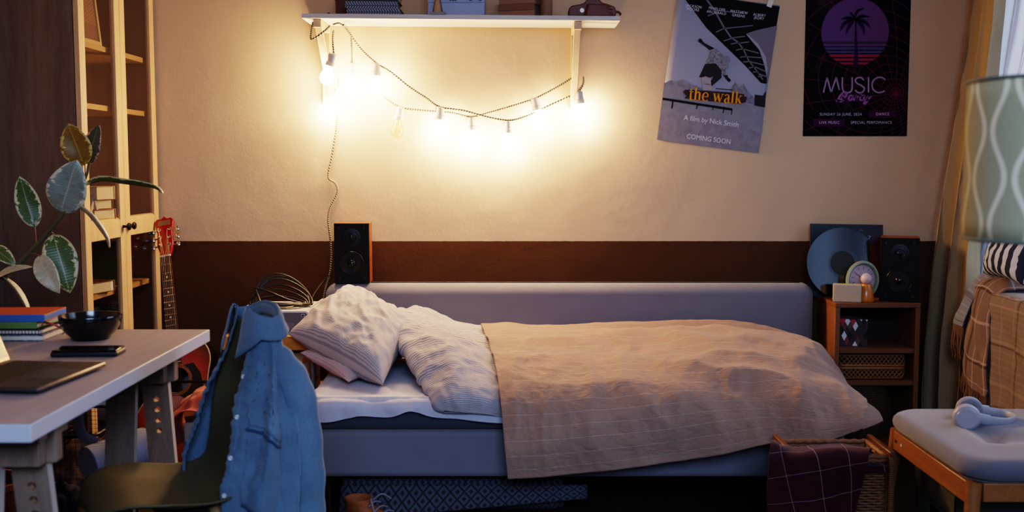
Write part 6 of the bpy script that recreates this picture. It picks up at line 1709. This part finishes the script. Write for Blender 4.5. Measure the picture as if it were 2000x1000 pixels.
def dimple(x, y): return sum(-.032 * math.exp(-((x - cx_) ** 2 + (y - cy_) ** 2) / .0016) for cx_, cy_ in ((1.345, 2.93), (1.53, 2.93), (1.345, 3.12), (1.53, 3.12))[:2])
for k in range(1, 15):
    t = k / 15; base = rr4(.03, 0, .085); c_ = Vector(((BX0 + BX1) / 2, (BY0_ + BY1_) / 2, 0))
    row = []
    for p in base:
        q = Vector(p).lerp(c_, t); row.append((q.x, q.y, .454 + .010 * math.sin(PI / 2 * t) + dimple(q.x, q.y)))
    rings.append(row)
g = MB(); g.grid(rings, wrap=True); n = len(rings[0]); g.add(rings[-1], [tuple(range(n))]); g.add(rings[0], [tuple(range(n))])
g.build('cushion', M_seat, be, True, merge=True, ang=80)
for x in (BX0 + .012, BX1 - .034): MB().box(x, x + .022, BY0_ + .04, BY1_ - .05, .330, .391).build('rail', M_ben, be, True, bevel=.003)
for y in (BY0_ + .02, BY1_ - .042): MB().box(BX0 + .05, BX1 - .05, y, y + .022, .34, .391).build('rail', M_ben, be, True, bevel=.003)
for sx, x in ((-1, BX0 + .03), (1, BX1 - .03)):
    for sy, y in ((-1, BY0_ + .035), (1, BY1_ - .035)):
        MB().cyl((x + sx * .03, y + sy * .035, 0), (x, y, .390), .0135, .021, 18).build('leg', M_ben, be, True)
for y in (3.26, 3.21): MB().lathe([(.005, 0), (.005, .002), (0, .001)], T(BX0 + .0115, y, .362) @ Matrix.Rotation(R(-90), 4, 'Y'), 12).build('screw', simple('screw_hole', '#3a2415', .5) if y > 3.25 else M_bone, be, True)
# headphones
M_hp = simple('lilac_white_plastic', '#9c9ca6', .4, var=.02); M_pad = simple('ear_pad_grey', '#7d7d88', .7)
c1 = W(1888, 815, 3.07)
hp_ = thing('headphones', 'white wireless headphones lying on the padded grey bench', 'headphones', (c1.x, c1.y, .459))
cz_ = c1.z - .459
f1 = Vector((0, 0, cz_)); f2 = Vector((.05, .10, cz_))
for s, f in ((1, f1), (-1, f2)):
    M = Matrix.Translation(f) @ Matrix.Rotation(R(-18 if s > 0 else 180 - 18), 4, 'Z') @ RX
    cpo = MB().lathe([(0, .020), (.028, .0195), (.0345, .017), (.0385, .010), (.0395, .0), (.038, -.004), (.034, -.005)], M, 44).build('ear_cup', M_hp, hp_, ang=50)
    MB().lathe([(0, .0215), (.029, .0205), (.0305, .018)], M, 44).build('cap', simple('cap_pale', '#a9a6b0', .35, .1), cpo)
    MB().lathe([(.030, -.005), (.037, -.008), (.038, -.016), (.033, -.022), (.022, -.021), (.02, -.010)], M, 44).build('ear_pad', M_pad, hp_, ang=60)
bp = curve([f1 + Vector((.03, -.002, -.002)), f1 + Vector((.065, -.012, -.008)), f1 + Vector((.115, -.004, -.014)), f1 + Vector((.158, .035, -.016)), f1 + Vector((.166, .085, -.016)), f1 + Vector((.148, .112, -.014)), f1 + Vector((.115, .122, -.010)), f2 + Vector((.03, .004, -.002))], 44)
g = MB(); g.tube(bp, .0135, 14, flat=.32, up0=(0, 0, 1)); g.build('headband', M_hp, hp_, ang=80)
g = MB(); g.tube(curve([f1 + Vector((.016, -.008, 0)), f1 + Vector((.034, -.006, -.002)), f1 + Vector((.062, -.011, -.008))], 10), .0165, 14, flat=.5, up0=(0, 0, 1)); g.build('yoke', M_hp, hp_, ang=80)
g = MB(); g.tube(curve([f2 + Vector((.016, .006, 0)), f2 + Vector((.034, .006, -.002)), f2 + Vector((.06, .008, -.006))], 10), .0165, 14, flat=.5, up0=(0, 0, 1)); 
g.build('yoke', M_hp, hp_, ang=80)
# storage box under the bench
M_gbox = simple('grey_green_card', '#4d5148', .6, var=.06)
gx = thing('storage_box', 'grey green cardboard storage box with a lid under the padded bench', 'box', (1.43, 3.25, 0))
z1 = .265; x0, x1, y0, y1 = 1.272, 1.60, 3.0, 3.30
bdy = MB(); t = .004
# left side carries a slot handle: an opening framed by four boards
ys, ye, za, zb = 3.09, 3.20, .15, .185
bdy.box(x0, x0 + t, y0, ys, 0, z1).box(x0, x0 + t, ye, y1, 0, z1).box(x0, x0 + t, ys, ye, 0, za).box(x0, x0 + t, ys, ye, zb, z1)
bdy.box(x0, x1, y0, y0 + t, 0, z1).box(x0, x1, y1 - t, y1, 0, z1).box(x1 - t, x1, y0, y1, 0, z1).box(x0, x1, y0, y1, 0, t)
bdy.build('body', M_gbox, gx, True)
ld = MB(); a_, b_, c_, d_ = x0 - .006, x1 + .006, y0 - .006, y1 + .006
ld.box(a_, b_, c_, d_, z1 + .001, z1 + .006).box(a_, a_ + .004, c_, d_, z1 - .06, z1 + .001).box(b_ - .004, b_, c_, d_, z1 - .06, z1 + .001).box(a_, b_, c_, c_ + .004, z1 - .06, z1 + .001).box(a_, b_, d_ - .004, d_, z1 - .06, z1 + .001)
ld.build('lid', M_gbox, gx, True)
for y in (3.08, 3.20): MB().box(a_ - .0006, a_ + .010, y, y + .018, z1 - .004, z1 + .0066).build('lid_slot', simple('raw_card_edge', '#7d5a3c', .8), gx, True)
cbl = MB(); cbl.tube(curve([(1.16, 3.30, .004), (1.2, 3.22, .004), (1.235, 3.2, .004), (1.255, 3.26, .004), (1.262, 3.36, .004)], 16), .0035, 6); o = cbl.build('power_cord', M_cab, ang=80); tag(o, 'thin black cord on the floor beside the storage box', 'cord')

# ================================================================ FLOOR LAMP
def shade_mat():
    m, nt, b = newmat('sage_wave_shade'); v = coord(nt, 'UV'); x, y, z = sep(nt, v)
    fx = mth(nt, 'MULTIPLY', x, 22.0); k = mth(nt, 'FLOOR', fx); fr = mth(nt, 'SUBTRACT', fx, k)
    sgn = mth(nt, 'SUBTRACT', mth(nt, 'MULTIPLY', mth(nt, 'MODULO', k, 2.0), 2.0), 1.0)
    wv = mth(nt, 'MULTIPLY', mth(nt, 'SINE', mth(nt, 'ADD', mth(nt, 'MULTIPLY', y, 2 * PI * 1.75), .4)), .29)
    d = mth(nt, 'ABSOLUTE', mth(nt, 'SUBTRACT', mth(nt, 'SUBTRACT', fr, .5), mth(nt, 'MULTIPLY', wv, sgn)))
    l = mth(nt, 'LESS_THAN', d, .115)
    grn = mixc(nt, nz(nt, coord(nt, 'UV', (160, 3, 1)), 3, 2), c4('#b3ae8a'), c4('#c6c19e'))
    nt.links.new(mixc(nt, l, grn, c4('#f7edd0')), b.inputs['Base Color']); b.inputs['Roughness'].default_value = .85
    tl = nt.nodes.new('ShaderNodeBsdfTranslucent'); nt.links.new(mixc(nt, l, grn, c4('#f7edd0')), tl.inputs[0])
    mx = nt.nodes.new('ShaderNodeMixShader'); mx.inputs[0].default_value = .35
    nt.links.new(b.outputs[0], mx.inputs[1]); nt.links.new(tl.outputs[0], mx.inputs[2]); nt.links.new(mx.outputs[0], nt.nodes['Material Output'].inputs[0]); return m
LY_ = 1.75
lt, lb = W(1905, 154, LY_), W(1905, 470, LY_); LR = .152
lx = W(1899, 300, LY_).x + LR
la = thing('floor_lamp', 'floor lamp with a sage green drum shade of wavy cream lines, close to the camera', 'lamp', (lx, LY_, 0))
G = [[(LR * math.cos(2 * PI * j / 96), LR * math.sin(2 * PI * j / 96), lb.z + (lt.z - lb.z) * i / 8) for j in range(96)] for i in range(9)]
g = MB(); g.grid(G, wrap=True); g.build('lamp_shade', shade_mat(), la, ang=80, solid=.0015)
for z in (lb.z + .003, lt.z - .003): g = MB(); g.tube([(LR * math.cos(2 * PI * j / 96), LR * math.sin(2 * PI * j / 96), z) for j in range(96)], .0032, 6, closed=True); g.build('shade_rim', simple('grey_rim', '#5f665c', .7), la, ang=80)
MB().cyl((0, 0, .02), (0, 0, lt.z - .03), .011, n=16).build('pole', M_beech, la)
g = MB()
for k in range(3): g.cyl((0, 0, lt.z - .04), ((LR - .002) * math.cos(k * 2.094 + .4), (LR - .002) * math.sin(k * 2.094 + .4), lt.z - .01), .002, n=6)
g.build('spider', M_steel, la)
MB().lathe([(0, 0), (.11, 0), (.115, .006), (.11, .018), (.02, .024), (0, .024)], None, 40).build('base', M_beech, la)
MB().lathe([(.014, lt.z - .10), (.022, lt.z - .12), (.03, lt.z - .15), (.022, lt.z - .18), (0, lt.z - .185)], None, 24).build('bulb', simple('unlit_opal_bulb', '#c9c5bb', .3), la, ang=80)

# ================================================================ UNDER THE BED
def rugm():
    m, nt, b = newmat('diamond_rug'); v = coord(nt, 'UV'); x, y, z = sep(nt, v)
    def tri(s): return mth(nt, 'ABSOLUTE', mth(nt, 'SUBTRACT', mth(nt, 'FRACT', s), .5))
    d = mth(nt, 'ADD', tri(mth(nt, 'MULTIPLY', x, 18.0)), tri(mth(nt, 'MULTIPLY', y, 14.0)))
    f = mth(nt, 'LESS_THAN', mth(nt, 'FRACT', mth(nt, 'MULTIPLY', d, 2.4)), .42)
    nt.links.new(mixc(nt, f, c4('#4b4d57'), c4('#26272f')), b.inputs['Base Color']); b.inputs['Roughness'].default_value = .95
    bump(nt, b, nz(nt, v, 260), .5, .002); return m
ru = thing('rolled_rug', 'rolled up blue grey rug with a diamond pattern lying under the bed', 'rug', (-.22, 3.70, .068))
xa, xb_ = W(672, 960, 3.68).x, W(1100, 960, 3.68).x
G = []
nt_r = 90
for i in range(nt_r):
    q = i / (nt_r - 1) * 2 * PI * 2.2 - 1.2; r = .063 - .0035 * (2.2 - i / (nt_r - 1) * 2.2) * 1.8
    x_end = xb_ - (.02 if i > nt_r - 20 else 0)
    G.append([(xa + (x_end - xa) * j / 24, 3.70 + r * math.cos(q), .068 + r * math.sin(q)) for j in range(25)])
# the loose outer flap runs down slantwise to the floor at the front
g = MB(); g.grid(G, su=1.0, sv=.95); g.build('roll', rugm(), ru, True, solid=.006, ang=80, recalc=False)
G = [[(xa + (.02 + .84 * (1 - .0)) * j / 24, 3.70 - .066 - .075 * t * (1 - j / 30), .068 + .05 - (.105 - .06 * j / 24) * t - .01) for j in range(25)] for t in [i / 10 for i in range(11)]]
for r in G:
    for j, p in enumerate(r): r[j] = (p[0], p[1], max(p[2], .005))
g = MB(); g.grid(G, su=1.0, sv=.12); g.build('flap', rugm(), ru, True, solid=.006, ang=80, recalc=False)
# tan boot lying in front of the rug
M_bt = simple('tan_nubuck', '#8a4f22', .7, bs=150); bp_ = WZ(706, 1000, .07)
bo_ = thing('boot', 'tan leather boot with pale laces on the floor before the rolled rug', 'boot', (bp_.x, 3.44, 0), (0, 0, R(-25)))
G = []
for z, x0_, x1_, hw in ((.0, -.055, .19, .042), (.02, -.058, .195, .045), (.045, -.055, .17, .043), (.065, -.052, .10, .041), (.085, -.05, .05, .039), (.10, -.052, .042, .04), (.112, -.055, .04, .042)):
    G.append([((x0_ + x1_) / 2 + (x1_ - x0_) / 2 * math.cos(2 * PI * j / 36), hw * math.sin(2 * PI * j / 36), z + .012) for j in range(36)])
g = MB(); g.grid(G, wrap=True); g.build('upper', M_bt, bo_, solid=.004, ang=80)
g = MB(); g.add([(p[0] * 1.03, p[1] * 1.06, z) for z in (0, .0125) for p in G[1]], [tuple(range(36)), tuple(range(71, 35, -1))] + [(i, (i + 1) % 36, 36 + (i + 1) % 36, 36 + i) for i in range(36)]); g.build('sole', simple('gum_sole', '#3d2a1a', .8), bo_)
g = MB()
for k in range(4): g.tube(curve([(.05 + .024 * k, -.03, .108 - .012 * k), (.055 + .024 * k, 0, .118 - .012 * k), (.06 + .024 * k, .03, .108 - .012 * k)], 8), .003, 6)
g.tube(curve([(.045, -.005, .12), (.06, -.03, .135), (.08, -.05, .115), (.095, -.055, .09)], 12), .003, 6); g.tube(curve([(.045, .005, .12), (.07, .02, .14), (.09, .045, .12)], 12), .003, 6)
g.build('laces', simple('pale_laces', '#6f727c', .8), bo_, ang=80)
# ================================================================ LIGHT AND CAMERA
w = bpy.data.worlds.new('World'); SC.world = w; w.use_nodes = True
w.node_tree.nodes['Background'].inputs[0].default_value = (.20, .32, .62, 1)
w.node_tree.nodes['Background'].inputs[1].default_value = .32
def area(name, loc, rot, sx, sy, power, color):
    l = bpy.data.lights.new(name, 'AREA'); l.shape = 'RECTANGLE'; l.size = sx; l.size_y = sy; l.energy = power; l.color = color
    o = bpy.data.objects.new(name, l); COL.objects.link(o); o.location = loc; o.rotation_euler = rot
    return o
# evening daylight outside the window in the right wall
area('window_daylight', (2.75, -.80, 1.70), (0, R(90), 0), 2.2, 1.7, 36, (.42, .62, 1.0))
area('window_daylight', (2.75, 3.5, 1.70), (0, R(90), 0), 2.0, 1.9, 65, (.52, .68, 1.0))
# added soft blue fill, behind and to the right of the camera
area('rear_blue_fill', (.35, -.9, 2.35), (R(56), 0, R(6)), 1.7, 1.4, 62, (.46, .64, 1.0)).data.spread = R(105)
cam = bpy.data.cameras.new('Camera'); co = bpy.data.objects.new('Camera', cam); COL.objects.link(co)
cam.sensor_width = 36; cam.lens = F / 2000 * 36; cam.shift_x = -(CX - 1000) / 2000
co.location = (0, 0, H); co.rotation_euler = (R(90) - PT, 0, 0)
cam.dof.use_dof = True; cam.dof.focus_distance = 4.0; cam.dof.aperture_fstop = 3.2
SC.camera = co
SC.view_settings.view_transform = 'Filmic'
try: SC.view_settings.look = 'High Contrast'
except Exception: pass
SC.view_settings.exposure = -0.35
